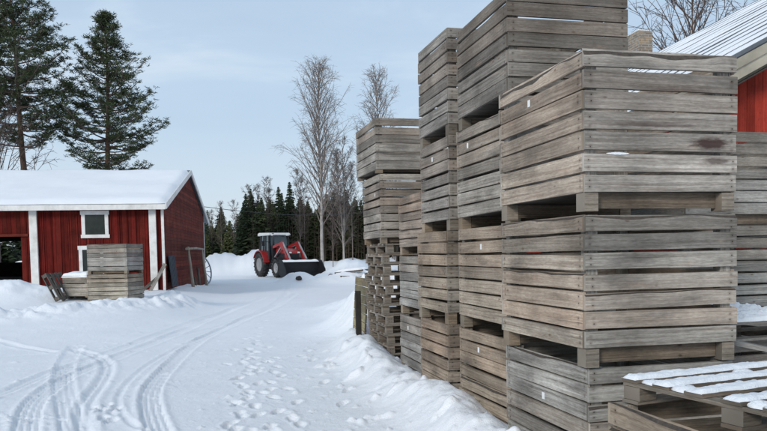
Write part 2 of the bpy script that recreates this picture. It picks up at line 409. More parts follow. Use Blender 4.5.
def ground_h(x, y):
    z = .13 * sst(y, 14, 46)
    left = sst(-x + .06 * (y - 24), -.9, 2.2) * sst(y, 14.5, 21.5) * (1 - sst(y, 33, 40))
    z = z + .40 * left
    z = z + .035 * fbm(x, y, .35, 3, 4) * 2
    # shovelled heaps before the barn
    lump = fbm(x, y, 2.3, 11, 4, .6)
    z = z + blob(x, y, -6.2, 22.9, 2.1, 1.25, .62, .0, 2.6) * (1 + .5 * lump)
    z = z + blob(x, y, -3.3, 23.2, 1.2, .8, .22) * (1 + .5 * lump)
    z = z + blob(x, y, -.9, 22.6, .9, .7, .16) * (1 + .6 * lump)
    rl, _, _ = seg_dist(x, y, [(-9, 18.6), (-5.5, 18.7), (-3.7, 18.9), (-2.6, 19.6), (-1.4, 20.6), (-.7, 22.5)])
    z = z + np.exp(-(rl / .55) ** 2) * (.10 + .34 * np.abs(fbm(x, y, 1.9, 21, 4, .65)) * 2)
    # bank along the crates
    bl, sg, _ = seg_dist(x, y, [(2.02, 1.0), (2.05, 4.2), (2.08, 6), (2.13, 8), (2.18, 10.2), (2.45, 12.2), (3.0, 14.2)])
    bd = np.where(sg > 0, bl * .8, bl)
    side = np.exp(-(bd / .30) ** 2)
    z = z + side * (.25 + .13 * fbm(x, y, 1.6, 5, 3) * 2 + .055 * np.abs(fbm(x, y, 4.2, 31, 3, .5)) * 2)
    wide = np.exp(-(bl / .75) ** 2) * (x < 6)
    z = z + wide * (.07 + .03 * np.abs(fbm(x, y, 3.4, 41, 4, .55)) * 2)
    # chunks fallen off the bank
    z = z + np.exp(-(bl / 1.1) ** 2) * np.clip(fbm(x, y, 6.0, 51, 2) - .26, 0, 1) * .45
    # heap beyond the stacks, rubble heaps by the bucket
    z = z + blob(x, y, 3.75, 14.6, 1.0, 1.6, 1.25, .2, 2.4) * (1 + .35 * lump)
    z = z + blob(x, y, 4.3, 18.5, 1.1, 2.2, .62, .2) * (1 + .6 * lump)
    z = z + blob(x, y, 4.95, 39.6, 1.0, .8, .62, .2, 2.4) * (1 + .7 * lump)
    z = z + blob(x, y, 6.7, 37.2, 1.5, 1.1, .42) * (1 + .8 * lump)
    z = z + blob(x, y, 9.4, 47.6, 1.7, 1.5, 1.15, .1, 2.4) * (1 + .5 * lump)
    z = z + blob(x, y, 8.2, 38.6, 1.4, 1.6, .6) * (1 + .6 * lump)
    z = z + blob(x, y, 9.2, 45.2, 1.5, .9, .62, .1, 2.4) * (1 + .5 * lump)
    z = z + blob(x, y, 7.2, 43.0, 1.2, .8, .45) * (1 + .7 * lump)
    # ploughed bank across the end of the yard
    pl, _, _ = seg_dist(x, y, [(-14, 66), (-2, 62.5), (1.6, 61.4), (4.0, 61.2), (5.0, 63.5), (13, 66), (30, 68)])
    z = z + np.exp(-(pl / 2.0) ** 2.6) * (1.75 + .9 * fbm(x, y, .55, 61, 4, .6) * 2) * np.where(x > 4.6, .55, 1)
    z = z + .5 * sst(y, 62, 75)
    z = z + sst(np.hypot(x, y), 110, 420) * (3.5 + 3 * fbm(x, y, .012, 71, 3) * 2)
    # settling between crates
    return z
def ground_detail(x, y, z):
    road = 1.0
    dz = np.zeros_like(z)
    for pts, hw, dep, ribs in TR:
        pts = smooth_line(pts, 2); hw *= .80
        xs = [p[0] for p in pts]; ys = [p[1] for p in pts]
        m = (x > min(xs) - .5) & (x < max(xs) + .5) & (y > min(ys) - .5) & (y < max(ys) + .5)
        if not m.any(): continue
        d, sg, arc = seg_dist(x[m], y[m], pts)
        inside = 1 - sst(d, hw * .88, hw * 1.08)
        rim = np.exp(-((d - hw * 1.28) / (.034)) ** 2)
        pat = (.5 + .5 * np.cos(d * sg * math.pi * 2 * ribs / (hw * 1.7))) if ribs > 1 else .3
        lug = .5 + .5 * np.sin(arc * 55 + np.abs(d) * 40)
        fade = .55 + .9 * np.clip(fbm(arc, d * 0 + hw * 77, .7, 81, 2) + .5, 0, 1)
        dz[m] = np.minimum(dz[m] , 0) * 0 + dz[m] - inside * dep * 1.15 * (1.12 - .92 * pat - .10 * lug) * fade + rim * dep * .65 * fade * (.6 + .8 * vnoise(arc * 9, d * 30, 5))
    for i, (fx, fy) in enumerate(FEET):
        for (ox, oy) in ((0, 0),):
            m = (np.abs(x - fx) < .4) & (np.abs(y - fy) < .4)
            if not m.any(): continue
            a = rf.uniform(-.5, .5); c, s = math.cos(a), math.sin(a)
            dx = (x[m] - fx) * c + (y[m] - fy) * s; dy = -(x[m] - fx) * s + (y[m] - fy) * c
            wv = 1 + .25 * np.sin(dy * 14)
            q = np.sqrt((dx / (.048 * wv)) ** 2 + (dy / .125) ** 2)
            dz[m] += -.026 * (1 - sst(q, .7, 1.15)) + .010 * np.exp(-((q - 1.35) / .25) ** 2) * (.4 + vnoise(x[m] * 25, y[m] * 25, 3))
    near = 1 - sst(np.hypot(x, y), 12, 30)
    dz += near * (.012 * fbm(x, y, 3.0, 91, 3) + .006 * fbm(x, y, 14, 95, 2))
    # crumbs of snow
    dz += near * np.clip(fbm(x, y, 13.0, 97, 2) - .29, 0, 1) * .22
    return z + dz
rr = list(np.geomspace(1.2, 45, 860)) + list(np.geomspace(45.8, 900, 150))
aa = list(np.arange(-52, 52, .165)) + list(np.arange(52, 308, 4.0))
rr = np.array(rr); aa = np.radians(np.array(aa)) + YAW
nr, na = len(rr), len(aa)
RR, AA = np.meshgrid(rr, aa, indexing='ij')
X = RR * np.sin(AA); Y = RR * np.cos(AA)
Z = ground_detail(X, Y, ground_h(X, Y))
verts = np.concatenate([np.stack([X.ravel(), Y.ravel(), Z.ravel()], 1), [[0, 0, float(ground_h(np.array([0.]), np.array([0.]))[0])]]])
i0 = np.arange(nr - 1)[:, None] * na + np.arange(na)[None, :]
i1 = np.arange(nr - 1)[:, None] * na + ((np.arange(na) + 1) % na)[None, :]
quads = np.stack([i0, i0 + na, i1 + na, i1], -1).reshape(-1, 4)[:, ::-1]
tris = np.stack([np.full(na, nr * na), np.arange(na), (np.arange(na) + 1) % na], 1)[:, ::-1]
me = bpy.data.meshes.new('snow_ground')
me.vertices.add(len(verts)); me.vertices.foreach_set('co', verts.astype(np.float32).ravel())
me.loops.add(len(quads) * 4 + len(tris) * 3)
me.loops.foreach_set('vertex_index', np.concatenate([quads.ravel(), tris.ravel()]).astype(np.int32))
me.polygons.add(len(quads) + len(tris))
me.polygons.foreach_set('loop_start', np.concatenate([np.arange(len(quads)) * 4, len(quads) * 4 + np.arange(len(tris)) * 3]).astype(np.int32))
me.polygons.foreach_set('use_smooth', np.ones(len(quads) + len(tris), dtype=bool))
me.update(calc_edges=True); me.validate()
me.materials.append(M['snow'])
go = bpy.data.objects.new('snow_ground', me); C.objects.link(go); tag(go, kind='structure')
if me.polygons[0].normal.z < 0: me.flip_normals()
def gz(x, y): return float(ground_h(np.array([float(x)]), np.array([float(y)]))[0])

# ------------------------------------------------------------------ crates
GC = 'slatted wooden crates stacked in the yard'
def make_crate(loc, rz, lx, ly, label, seed, n=7, sw=.1000, gap=.0150, fh=.115, tint=(1, 1, 1), wane=(), tagged=None, seg=6, mats=('wood', 'wood'), group=GC):
    """loc is the front-left corner at the foot; lx along local X (front), ly along local Y"""
    rng = random.Random(seed)
    off = Matrix.Rotation(rz, 3, 'Z') @ Vector((lx / 2, ly / 2, 0))
    root = empty('slatted_crate', (loc[0] + off.x, loc[1] + off.y, loc[2]), rz, label, 'crate', group)
    hx, hy, th = lx / 2, ly / 2, .022
    root['hx'], root['hy'] = hx, hy
    X_, Y_, Z_ = Vector((1, 0, 0)), Vector((0, 1, 0)), Vector((0, 0, 1))
    def side(o, du, dn, L, m, wn):
        b = MB(); z = fh
        for k in range(n):
            wd = sw + rng.uniform(-.008, .007)
            top = (k == n - 1)
            j0, j1 = rng.uniform(-.004, .009), rng.uniform(-.004, .009)
            b.board(Vector(o) + Z_ * z + Vector(du) * j0, du, Z_, dn, L - j0 - j1, min(wd, fh + n * (sw + gap) - gap - z) if top else wd, th, seg + (10 if top and wn else 0), rng,
                    wane=(wn if top else (.02 if rng.random() < .10 else 0)), tilt=.0055)
            z += sw + gap
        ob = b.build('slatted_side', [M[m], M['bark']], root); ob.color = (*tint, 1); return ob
    wn = dict(wane)
    side((-hx, -hy + th, 0), X_, -Y_, lx, mats[0], wn.get('f', 0))
    side((-hx, hy - th, 0), X_, Y_, lx, mats[0], wn.get('b', 0))
    side((-hx + th, -hy + th, 0), Y_, -X_, ly - 2 * th, mats[1], wn.get('l', 0))
    side((hx - th, -hy + th, 0), Y_, X_, ly - 2 * th, mats[1], wn.get('r', 0))
    H = n * (sw + gap) - gap
    for sx in (-1, 1):
        for sy in (-1, 1):
            b = MB(); px = sx * (hx - th - .04); py = sy * (hy - th - .04)
            b.board((px - .035, py - .035, fh + .02), Z_, X_, Y_, H - .025, .07, .07, 1, rng)
            o = b.build('corner_post', M['wood'], root); o.color = (*tint, 1)
            b = MB(); fx = sx * (hx - .052); fy = sy * (hy - .060)
            b.board((fx - .044, fy - .05, .001), X_, Z_, Y_, .088, fh - .004, .1, 1, rng)
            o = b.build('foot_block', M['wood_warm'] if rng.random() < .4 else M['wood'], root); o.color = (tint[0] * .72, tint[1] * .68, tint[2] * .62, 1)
    b = MB(); y = -hy + .035
    while y < hy - .13:
        b.board((-hx + th + .004, y, fh + .002), X_, Y_, Z_, lx - 2 * th - .008, .105, .02, 1, rng); y += .118
    b.build('floor', M['wood_dark'], root)
    for sy in (-1, 1):
        b = MB(); b.board((-hx + .10, sy * (hy - .085) - .02, .02), X_, Z_, Y_, lx - .2, fh - .022, .04, 2, rng)
        o = b.build('skid', M['wood_dark'], root); o.color = (1.25, 1.1, .95, 1)
    if tagged:
        for (face, u, k) in tagged:
            b = MB(); zc = fh + k * (sw + gap) + sw * .5
            if face == 'l': b.box((-hx - .0035, hy - u, zc), (.002, .036, .046))
            else: b.box((-hx + u, -hy - .0035, zc), (.036, .002, .046))
            b.build('paper_tag', M['paper'], root)
    return root
P_ = .905
# near stack (three high)
make_crate((2.205, 3.93, 0), R(.3), 1.0, 1.22, 'lowest crate of the nearest stack, half hidden behind the snowy pallet', 11, tagged=[('l', .62, 4)], seg=10, mats=('wood', 'wood'), tint=(.92, .93, .92), wane={'l': .02})
make_crate((2.155, 3.885, P_), R(-.2), 1.03, 1.25, 'middle crate of the nearest stack, dark damp edge along its top board', 12, wane={'f': .035, 'l': .03}, seg=12, mats=('wood', 'wood_warm'), tint=(.97, .96, .94))
make_crate((2.155, 3.89, 2 * P_ + .015), R(.0), 1.03, 1.25, 'top crate of the nearest stack, wavy bark edge and dark stain on its front', 13, tint=(1.10, 1.06, 1.03), sw=.1045, gap=.0150, wane={'f': .06, 'l': .055, 'b': .03}, tagged=[('l', .52, 5)], seg=14, mats=('wood', 'wood_warm'))
def mark(root, face, u, z, du, dz, mat, name, n=40, th=.0012):
    b = MB(); q = random.Random(int(u * 1000))
    hx, hy = root['hx'], root['hy']
    pts = [(math.cos(2 * math.pi * k / n) * du * q.uniform(.93, 1.05), math.sin(2 * math.pi * k / n) * dz * q.uniform(.9, 1.1)) for k in range(n)]
    pts = [(p[0] * (1 + .2 * mnoise.noise((p[0] * 22, p[1] * 40, u))), p[1] * (1 + .3 * mnoise.noise((p[0] * 25, p[1] * 30, u + 5)))) for p in pts]
    b.prism(pts, (-hx + u, -hy - .0045, z), (1, 0, 0), (0, 0, 1), (0, -1, 0), th); return b.build(name, mat, root, fixn=True)
A3 = bpy.data.objects['slatted_crate.002']
M['wood_spot'] = wood_mat('stained_grey_wood', (.12, .104, .09), (.335, .308, .278), (.56, .528, .488), (.45, .30, .20), spots=((.33, .405, .14, .040, .9), (.36, .30, .10, .022, .7), (-.05, .51, .30, .018, .5), (.10, .72, .24, .022, .45)))
bpy.context.view_layer.update()
for ch in A3.children:      # the side facing the yard's near end
    if ch.name.startswith('slatted_side') and max(v.co.y for v in ch.data.vertices) < 0: ch.data.materials[0] = M['wood_spot']
mark(A3, 'f', .22, .115 + 2 * .1153 - .010, .075, .007, M['snow2'], 'snow_clot', th=.004)
# second stack (four high)
make_crate((2.335, 5.36, 0), R(.6), 1.03, 1.2, 'lowest crate of the second stack, tan left side rising from the snowbank', 21, tagged=[('l', .5, 5)], mats=('wood', 'wood_warm'), tint=(.95, .92, .86))
make_crate((2.31, 5.34, P_), R(-.4), 1.03, 1.2, 'second crate up in the second stack, white tag on its upper slat', 22, tagged=[('l', .6, 5)], mats=('wood', 'wood_warm'), tint=(.93, .91, .87))
make_crate((2.325, 5.35, 2 * P_), R(.4), 1.03, 1.2, 'third crate up in the second stack, level with the nearest stack top', 23, tagged=[('l', .30, 5)], mats=('wood', 'wood'), tint=(.95, .92, .87), wane={'l': .025})
make_crate((2.31, 5.33, 3 * P_), R(-.5), 1.03, 1.2, 'highest crate in the yard, dark front with sky showing between its slats', 24, mats=('wood', 'wood'), tint=(.62, .60, .58), wane={'f': .03})
# third stack (four high, turned the short way)
make_crate((2.27, 6.72, 0), R(-.5), 1.2, .97, 'lowest crate of the third stack, brownish boards sunk in the snowbank', 31, mats=('wood', 'wood_warm'), tint=(.86, .80, .74))
make_crate((2.265, 6.71, P_), R(.5), 1.2, .98, 'second crate up in the third stack, pale grey-brown slats', 32, mats=('wood', 'wood_warm'), tint=(.86, .83, .78))
make_crate((2.29, 6.7, 2 * P_), R(-.4), 1.2, .97, 'third crate up in the third stack, small white tag on its left side', 33, tagged=[('l', .45, 5)], mats=('wood', 'wood'), tint=(.86, .84, .82))
make_crate((2.295, 6.71, 3 * P_), R(.2), 1.2, .97, 'top crate of the third stack, narrow dark front beside the highest crate', 34, n=8, mats=('wood', 'wood'), tint=(.80, .79, .78))
# fourth stack of lower crates
for k, (lb, tn, tg) in enumerate([('lowest low crate of the fourth stack beside the pallet pile, white tag', (.95, .97, .98), [('l', .4, 4)]), ('middle low crate of the fourth stack, pale silver grey slats', (1.0, 1.02, 1.03), None), ('top low crate of the fourth stack, pinkish brown slats', (.98, .86, .78), None)]):
    make_crate((2.43 + .01 * k, 8.12, .10 + k * .74), R(.4 * (k - 1)), 1.03, 1.03, lb, 40 + k, n=6, sw=.0935, gap=.013, fh=.105, tint=tn, mats=('wood', 'wood'), tagged=tg)
# crates on top of the pallet pile at the end
make_crate((2.41, 10.02, 1.74), R(-1.0), 1.03, 1.22, 'tall crate resting on the pallet pile under a smaller crate', 51, n=8, sw=.098, gap=.015, fh=.09, tint=(.90, .86, .82), tagged=[('l', .9, 5)])
make_crate((2.36, 10.0, 2.725), R(1.0), 1.05, 1.25, 'smaller top crate above the pallet pile, gap under its top board', 52, n=6, sw=.106, gap=.015, fh=.05, tint=(.88, .86, .83), wane={'l': .03})
# stack at the right behind the near one
F0 = (4.45, 6.15)
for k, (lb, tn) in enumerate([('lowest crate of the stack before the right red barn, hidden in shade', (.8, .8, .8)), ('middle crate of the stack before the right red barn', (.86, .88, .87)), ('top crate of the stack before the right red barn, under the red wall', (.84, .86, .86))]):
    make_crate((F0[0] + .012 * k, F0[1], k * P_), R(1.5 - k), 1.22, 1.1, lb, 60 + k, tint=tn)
make_crate((3.42, 6.0, 0), R(1), 1.0, 1.2, 'hidden crate added on the snow behind the nearest stack, blocking light through its gaps', 64, tint=(.7, .7, .7))  # hidden stack of two, added to block red light through the near crates
make_crate((3.43, 6.0, P_), R(-1), 1.0, 1.2, 'hidden crate added on another behind the nearest stack, blocking light through its gaps', 65, tint=(.7, .7, .7))
make_crate((5.74, 7.12, 0), R(2), 1.2, .95, 'hidden crate added on the snow, blocking the right shed red from the crate gaps', 66, tint=(.7, .7, .7))  # unseen stack of three, added so the red wall stays out of the gaps
make_crate((5.75, 7.12, P_), R(1), 1.2, .95, 'hidden raised crate added to block the right shed red from the crate gaps', 67, tint=(.7, .7, .7))
make_crate((5.74, 7.1, 2 * P_), R(-1), 1.2, .95, 'hidden top crate added to block the right shed red from the crate gaps', 68, tint=(.7, .7, .7))
make_crate((3.62, 10.1, 0), R(1), 1.03, 1.2, 'hidden crate added on the snow, blocking light through the pallet pile', 69, tint=(.6, .6, .6))  # unseen pair added to stop light showing through the pallet pile
make_crate((3.62, 10.1, P_), R(-1), 1.03, 1.2, 'hidden raised crate added to block light through the upper pallets of the pile', 70, tint=(.6, .6, .6))
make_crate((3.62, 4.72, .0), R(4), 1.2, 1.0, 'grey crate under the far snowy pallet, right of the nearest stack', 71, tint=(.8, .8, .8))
# foreground crate under the snowy pallet
make_crate((1.795, 1.83, 0), R(.2), 1.2, 1.2, 'foreground crate at the lower right carrying the snowy pallet', 81, tint=(1, .97, .9), wane={'l': .02}, seg=12, mats=('wood_warm', 'wood_warm'))

# ------------------------------------------------------------------ pallets
def make_pallet(loc, rz, label, seed, lx=1.2, ly=1.0, snow=0.0, nb=7, group='wooden pallets in the yard', tint=(1, 1, 1), far=False, rot=None):
    """top boards run along local X; origin at centre of the underside"""
    rng = random.Random(seed)
    root = empty('pallet', loc, rz, label, 'pallet', group)
    if rot: root.rotation_euler = rot
    X_, Y_, Z_ = Vector((1, 0, 0)), Vector((0, 1, 0)), Vector((0, 0, 1))
    hx, hy = lx / 2, ly / 2; bw = .098; pitch = (ly - bw) / (nb - 1)
    b = MB()
    for i in range(nb):
        b.board((-hx + rng.uniform(-.01, .01), -hy + i * pitch, .122), X_, Y_, Z_, lx, bw, .02, 6, rng, tilt=.002)
    for x in (-hx, -.05, hx - .1):
        b.board((x + .002, -hy + .004, .1), Y_, X_, Z_, ly - .008, .096, .0205, 3, rng)
    o = b.build('top_deck', M['wood'], root); o.color = (*tint, 1)
    b = MB()
    for y in (-hy, -.05, hy - .1):
        b.board((-hx, y, 0), X_, Y_, Z_, lx, .1, .02, 3, rng)
    o = b.build('bottom_deck', M['wood'], root); o.color = (*tint, 1)
    for x in (-hx + .052, 0, hx - .052):
        for y in (-hy + .056, 0, hy - .056):
            b = MB(); b.board((x - .048, y - .05, .0215), X_, Z_, Y_, .096, .0765, .1, 1, rng)
            o = b.build('block', M['wood'], root); o.color = (*tint, 1)
    if snow:
        b = MB()
        for i in range(nb):
            y0 = -hy + i * pitch - .002; nu, nv = 90, 9; base = len(b.V)
            e0 = rng.uniform(0, 99)
            for iu in range(nu + 1):
                for iv in range(nv + 1):
                    u = -hx - .008 + (lx + .016) * iu / nu; v = iv / nv
                    ed = min(1, math.sin(math.pi * v) * 1.7) ** .6 if 0 < iv < nv else 0
                    ed *= min(1, min(iu, nu - iu) / 1.5)
                    wv = .008 * mnoise.noise((u * 7, i * 5 + e0, v * .5)) + .005 * mnoise.noise((u * 31, i * 5 + e0, v * .5))
                    h = snow * ed * (.8 + .5 * mnoise.noise((u * 5, v * 2 + i * 3, e0)) + .35 * mnoise.noise((u * 19, v * 5 + i * 3, e0)) + .2 * mnoise.noise((u * 47, v * 11 + i * 3, e0)))
                    b.V.append((u, y0 + .004 + (bw - .004) * v + wv * (1 if iv in (0, nv) else .4), .1425 + max(0, h) + (.0 if ed else -.001)))
            for iu in range(nu):
                for iv in range(nv):
                    q = base + iu * (nv + 1) + iv
                    b.face([q, q + nv + 1, q + nv + 2, q + 1], 0, smooth=True)
            # clots lying on the stringers between the boards
            if i < nb - 1:
                for x in (-hx + .05, 0, hx - .05):
                    if rng.random() < .92:
                        rx, ry, rzz = .05 * rng.uniform(.75, 1.05), (pitch - bw) / 2 + .02, rng.uniform(.018, .034)
                        c = Vector((x + rng.uniform(-.01, .01), -hy + i * pitch + bw + (pitch - bw) / 2, .1235)); base = len(b.V)
                        for a in range(7):
                            for k in range(14):
                                th = a / 6 * math.pi / 2; ph = k / 14 * 2 * math.pi
                                rr_ = 1 + .32 * mnoise.noise((math.cos(ph) * 1.5 + i * 9, math.sin(ph) * 1.5 + x * 7, th)) + .15 * mnoise.noise((math.cos(ph) * 4 + i * 9, math.sin(ph) * 4 + x * 7, th * 3))
                                b.V.append(c + Vector((rx * rr_ * math.cos(ph) * math.cos(th), ry * rr_ * math.sin(ph) * math.cos(th), rzz * rr_ * math.sin(th))))
                        for a in range(6):
                            for k in range(14):
                                k2 = (k + 1) % 14
                                b.face([base + a * 14 + k, base + a * 14 + k2, base + (a + 1) * 14 + k2, base + (a + 1) * 14 + k], 0, smooth=True)
        b.build('snow_cover', M['snow2'], root)
    return root
ang = R(9.6); cx = Matrix.Rotation(ang, 3, 'Z') @ Vector((.61, -.6, 0))
fpal = make_pallet((1.835 + cx.x, 2.975 + cx.y, .908), ang, 'foreground pallet with snow on every board, lying on a crate', 5, lx=1.22, ly=1.2, snow=.024, nb=7, tint=(.52, .48, .43))
fpal.scale = (1, 1, .78)
make_pallet((4.22, 5.2, .908), R(6), 'far snowy pallet right of the nearest crate stack', 6, lx=1.2, ly=1.1, snow=.05, nb=6, tint=(.7, .68, .66))
# the pallet pile under the end crates
npal = 12
words = ['bottom', 'second', 'third', 'fourth', 'fifth', 'sixth', 'seventh', 'eighth', 'ninth', 'tenth', 'eleventh', 'top']
proto = make_pallet((2.98, 10.62, .02), 0, '', 90, lx=1.06, ly=1.2, nb=6, tint=(.68, .645, .60))
r9 = random.Random(9)
for k in range(npal):
    p = proto if k == 0 else copy_tree(proto)
    p.location = (2.985 + r9.uniform(-.035, .035), 10.63 + r9.uniform(-.04, .04), .03 + k * .1425)
    p.rotation_euler = (0, 0, R(r9.uniform(-1.6, 1.6) + (180 if k % 3 == 1 else 0)))
    p['label'] = ('%s pallet of the grey pallet pile under the end crates' % words[k]) if k in (0, npal - 1) else ('%s pallet from the bottom of the grey pallet pile' % words[k])

# greenish board panel and dark post at the end of the row
b = MB(); rp = random.Random(3)
for k in range(8):
    b.board((0, 0, k * .145), (0, 1, 0), (0, 0, 1), (-1, 0, 0), 1.3, .135, .025, 4, rp, tilt=.004)
pn = b.build('board_panel', [M['wood_warm'], M['bark']]); pn.location = (2.50, 11.6, .05); pn.rotation_euler = (0, R(4), R(-3)); pn.color = (.72, .74, .55, 1)
tag(pn, 'mossy board panel standing on edge behind the pallet pile', 'panel')
b = MB(); b.board((-.05, -.05, -.2), (0, 0, 1), (1, 0, 0), (0, 1, 0), 1.22, .08, .08, 2, rp)
ps = b.build('wooden_post', M['wood_dark']); ps.location = (2.36, 11.4, .0); ps.color = (.35, .35, .35, 1)
tag(ps, 'short black post in the snow at the end of the pallet pile', 'post')
b = MB(); b.board((0, 0, 0), (1, 0, 0), (0, 1, 0), (0, 0, 1), .9, .13, .03, 4, rp)
pk = b.build('plank', M['wood']); pk.location = (3.28, 4.25, .98); pk.rotation_euler = (0, R(12), R(-22)); pk.color = (.9, .92, .95, 1)
tag(pk, 'loose grey plank slanting beside the nearest stack under the snowy pallet', 'plank', 'loose planks')
# ------------------------------------------------------------------ left barn
BPHI = R(-6)
def barn_part(b, name, mat, parent): return b.build(name, mat, parent)
barn = empty('red_barn', (-1.37, 27.95, 0), BPHI, 'red wooden barn with a snowy roof and white trim at the left', 'barn')
XB, YB, ZB = Vector((1, 0, 0)), Vector((0, 1, 0)), Vector((0, 0, 1))
WB, RY, EZ, RZ = 13.4, 7.3, 3.52, 5.56         # depth, ridge position, eave and ridge heights
rb = random.Random(8)
def roofz(y): return EZ + (RZ - EZ) * (1 - abs(y - RY) / (RY + .35)) if True else 0
# front wall of upright boards with the opening left out
b = MB(); x = -22.0
while x < -.02:
    wd = rb.uniform(.125, .165); x1 = min(x + wd, -.001)
    z0, z1 = .1, EZ - .03
    if -9.4 < x and x1 < -4.9: z0 = 2.5
    if not (z0 < .2 and x1 <= -9.9 and False):
        b.board((x + .002, .03 + rb.uniform(0, .006), z0), ZB, XB, -YB, z1 - z0, x1 - x - .004, .025, 3, rb)
    x = x1
x = -21.9
while x < -.1:
    if not (-9.4 < x < -4.85): b.board((x, .001, .1), ZB, XB, -YB, EZ - .14, .035, .02, 1, rb)
    x += .29
b.build('front_wall', M['red'], barn)
# gable wall of level boards
b = MB(); z = .05
while z < RZ - .2:
    y0, y1 = .03, WB
    if z > EZ - .2:
        k = (z + .1 - EZ + .12) / (RZ - EZ)
        y0, y1 = max(.03, -.35 + (RY + .35) * k), min(WB, 2 * RY + .35 - (RY + .35) * k)
    if y1 - y0 > .3: b.board((-.03 + rb.uniform(0, .006), y0, z), YB, ZB, XB, y1 - y0, .128, .025, 6, rb)
    z += .13
b.build('gable_wall', M['red_old'], barn)
# closed rear and left side
b = MB()
b.box((-17.2, WB, 2.0), (9.6, .08, 4.0)); b.box((-4.7, WB, 2.0), (9.4, .08, 4.0))
b.box((-10.9, WB, .75), (3.0, .08, 1.5)); b.box((-10.9, WB, 3.3), (3.0, .08, 1.4))
b.box((-21.96, WB / 2, 1.95), (.08, WB - .1, 3.7))
b.box((-4.75, WB * .5, 2.0), (.08, WB - .3, 3.6))
b.build('inner_wall', M['dark_in'], barn)
b = MB(); b.box((-13.2, WB / 2, .72), (16.6, WB - .2, .1)); b.build('barn_floor', M['dark_in'], barn)
# roof deck + snow
b = MB(); pr = [(-.35, EZ - .02), (RY, RZ - .02), (2 * RY + .35, EZ - .02), (2 * RY + .35, EZ + .03), (RY, RZ + .04), (-.35, EZ + .03)]
b.prism(pr, (-22.3, 0, 0), (0, 1, 0), (0, 0, 1), (1, 0, 0), 22.42)
roof = b.build('roof', M['tin'], barn, fixn=True)
b = MB(); nu, nv = 150, 60; base = 0
for i in range(nu + 1):
    for j in range(nv + 1):
        xx = -22.33 + 22.46 * i / nu; yy = -.42 + (2 * RY + .84) * j / nv + (.045 * mnoise.noise((xx * .9, 1, 4)) + .02 * mnoise.noise((xx * 3.1, 1, 4)) if j < 2 else 0)
        zz = EZ + (RZ - EZ) * (1 - abs(yy - RY) / (RY + .35)) + .035
        zz -= .10 * math.exp(-((yy - RY) / .5) ** 2)
        e = min(1, min(i, nu - i) / 1.4, min(j, nv - j) / 1.4)
        th = .13 + .07 * mnoise.noise((xx * .45, yy * .6, 2)) + .02 * mnoise.noise((xx * 1.7, yy * 2.1, 5))
        b.V.append((xx, yy, zz + (th * e ** .5 if e > 0 else .0)))
for i in range(nu):
    for j in range(nv):
        q = i * (nv + 1) + j
        b.face([q, q + nv + 1, q + nv + 2, q + 1], 0, smooth=True)
b.build('roof_snow', M['snow'], roof)
# white trim
b = MB()
b.board((-22.3, -.40, EZ - .19), XB, ZB, -YB, 22.42, .19, .03, 8, rb); b.build('eave_board', M['white_paint'], barn)
b = MB()
for (ya, za, yb, zb) in ((-.43, EZ - .07, RY, RZ - .06), (2 * RY + .43, EZ - .07, RY, RZ - .06)):
    b.bar((.145, ya, za), (.145, yb, zb), .045, .21)
b.build('gable_board', M['white_paint'], barn, fixn=True)
for (xx, wd, dp) in ((-.055, .1, .02), (-.40, .25, .09), (-4.50, .26, .09)):
    b = MB(); b.board((xx - wd / 2, -.022 if dp < .05 else -.021, .3), ZB, XB, -YB, EZ - .42 - (.0), wd, dp, 3, rb)
    b.build('white_post' if wd > .2 else 'corner_board', M['white_paint'], barn)
b = MB(); b.board((-.001, WB - .12, .05), ZB, YB, XB, EZ - .1, .14, .03, 2, rb); b.build('corner_board', M['white_paint'], barn)
def window(xa, xb, za, zb, name='window'):
    g = MB(); g.box(((xa + xb) / 2, -.012, (za + zb) / 2), (xb - xa - .1, .02, zb - za - .1))
    o = g.build(name, M['glass_dark'], barn)
    f = MB(); w_ = .125
    f.board((xa - .03, -.024, zb - w_), XB, ZB, -YB, xb - xa + .06, w_ + .02, .035, 1, rb)
    f.board((xa - .03, -.024, za - .01), XB, ZB, -YB, xb - xa + .06, w_, .04, 1, rb)
    f.board((xa, -.024, za + w_ - .01), ZB, XB, -YB, zb - za - 2 * w_ + .01, w_, .03, 1, rb)
    f.board((xb - w_, -.024, za + w_ - .01), ZB, XB, -YB, zb - za - 2 * w_ + .01, w_, .03, 1, rb)
    f.build('frame', M['white_paint'], o)
window(-2.87, -1.94, 2.36, 3.31); window(-3.0, -2.15, .95, 2.06)
b = MB(); b.board((-9.4, -.02, 2.44), XB, ZB, -YB, 4.7, .1, .04, 3, rb); b.build('lintel', M['red_old'], barn)
# things leaning on the gable (gable frame: y along the wall)
def on_barn(o, x, y, z, rot=(0, 0, 0)):
    m = Matrix.Rotation(BPHI, 3, 'Z') @ Vector((x, y, 0)); o.location = (-1.37 + m.x, 27.95 + m.y, z)
    o.rotation_euler = (rot[0], rot[1], rot[2] + BPHI)
b = MB(); b.box((0, .72, .58), (.03, 1.4, 1.15)); 
for k in range(6): b.box((.022, .12 + k * .24, .58), (.016, .05, 1.13))
o = b.build('steel_sheet', simple('blue_grey_sheet', (.05, .062, .08), .5, .25, 5, .3)); on_barn(o, .19, .25, .52, (0, R(-6), 0))
tag(o, 'dark blue grey steel sheet leaning on the barn gable', 'metal sheet')
wr = empty('wooden_rack', (0, 0, 0), 0, 'rough pole frame leaning on the right end of the barn gable', 'rack'); on_barn(wr, .22, 4.3, .25)
for y, h in ((0, 1.8), (5.3, 1.75)):
    b = MB(); b.tube([(.25, y, -.2), (.05, y, h)], [.075, .055], 7); b.build('pole', M['wood_warm'], wr)
b = MB(); b.tube([(.06, -.5, 1.70), (.05, 2.7, 1.76), (.06, 5.9, 1.74)], [.06, .055, .045], 7); b.build('rail', M['wood_warm'], wr)
b = MB(); b.tube([(.2, 1.3, -.2), (.1, 1.45, .45)], .07, 7); b.build('pole', M['wood_dark'], wr)
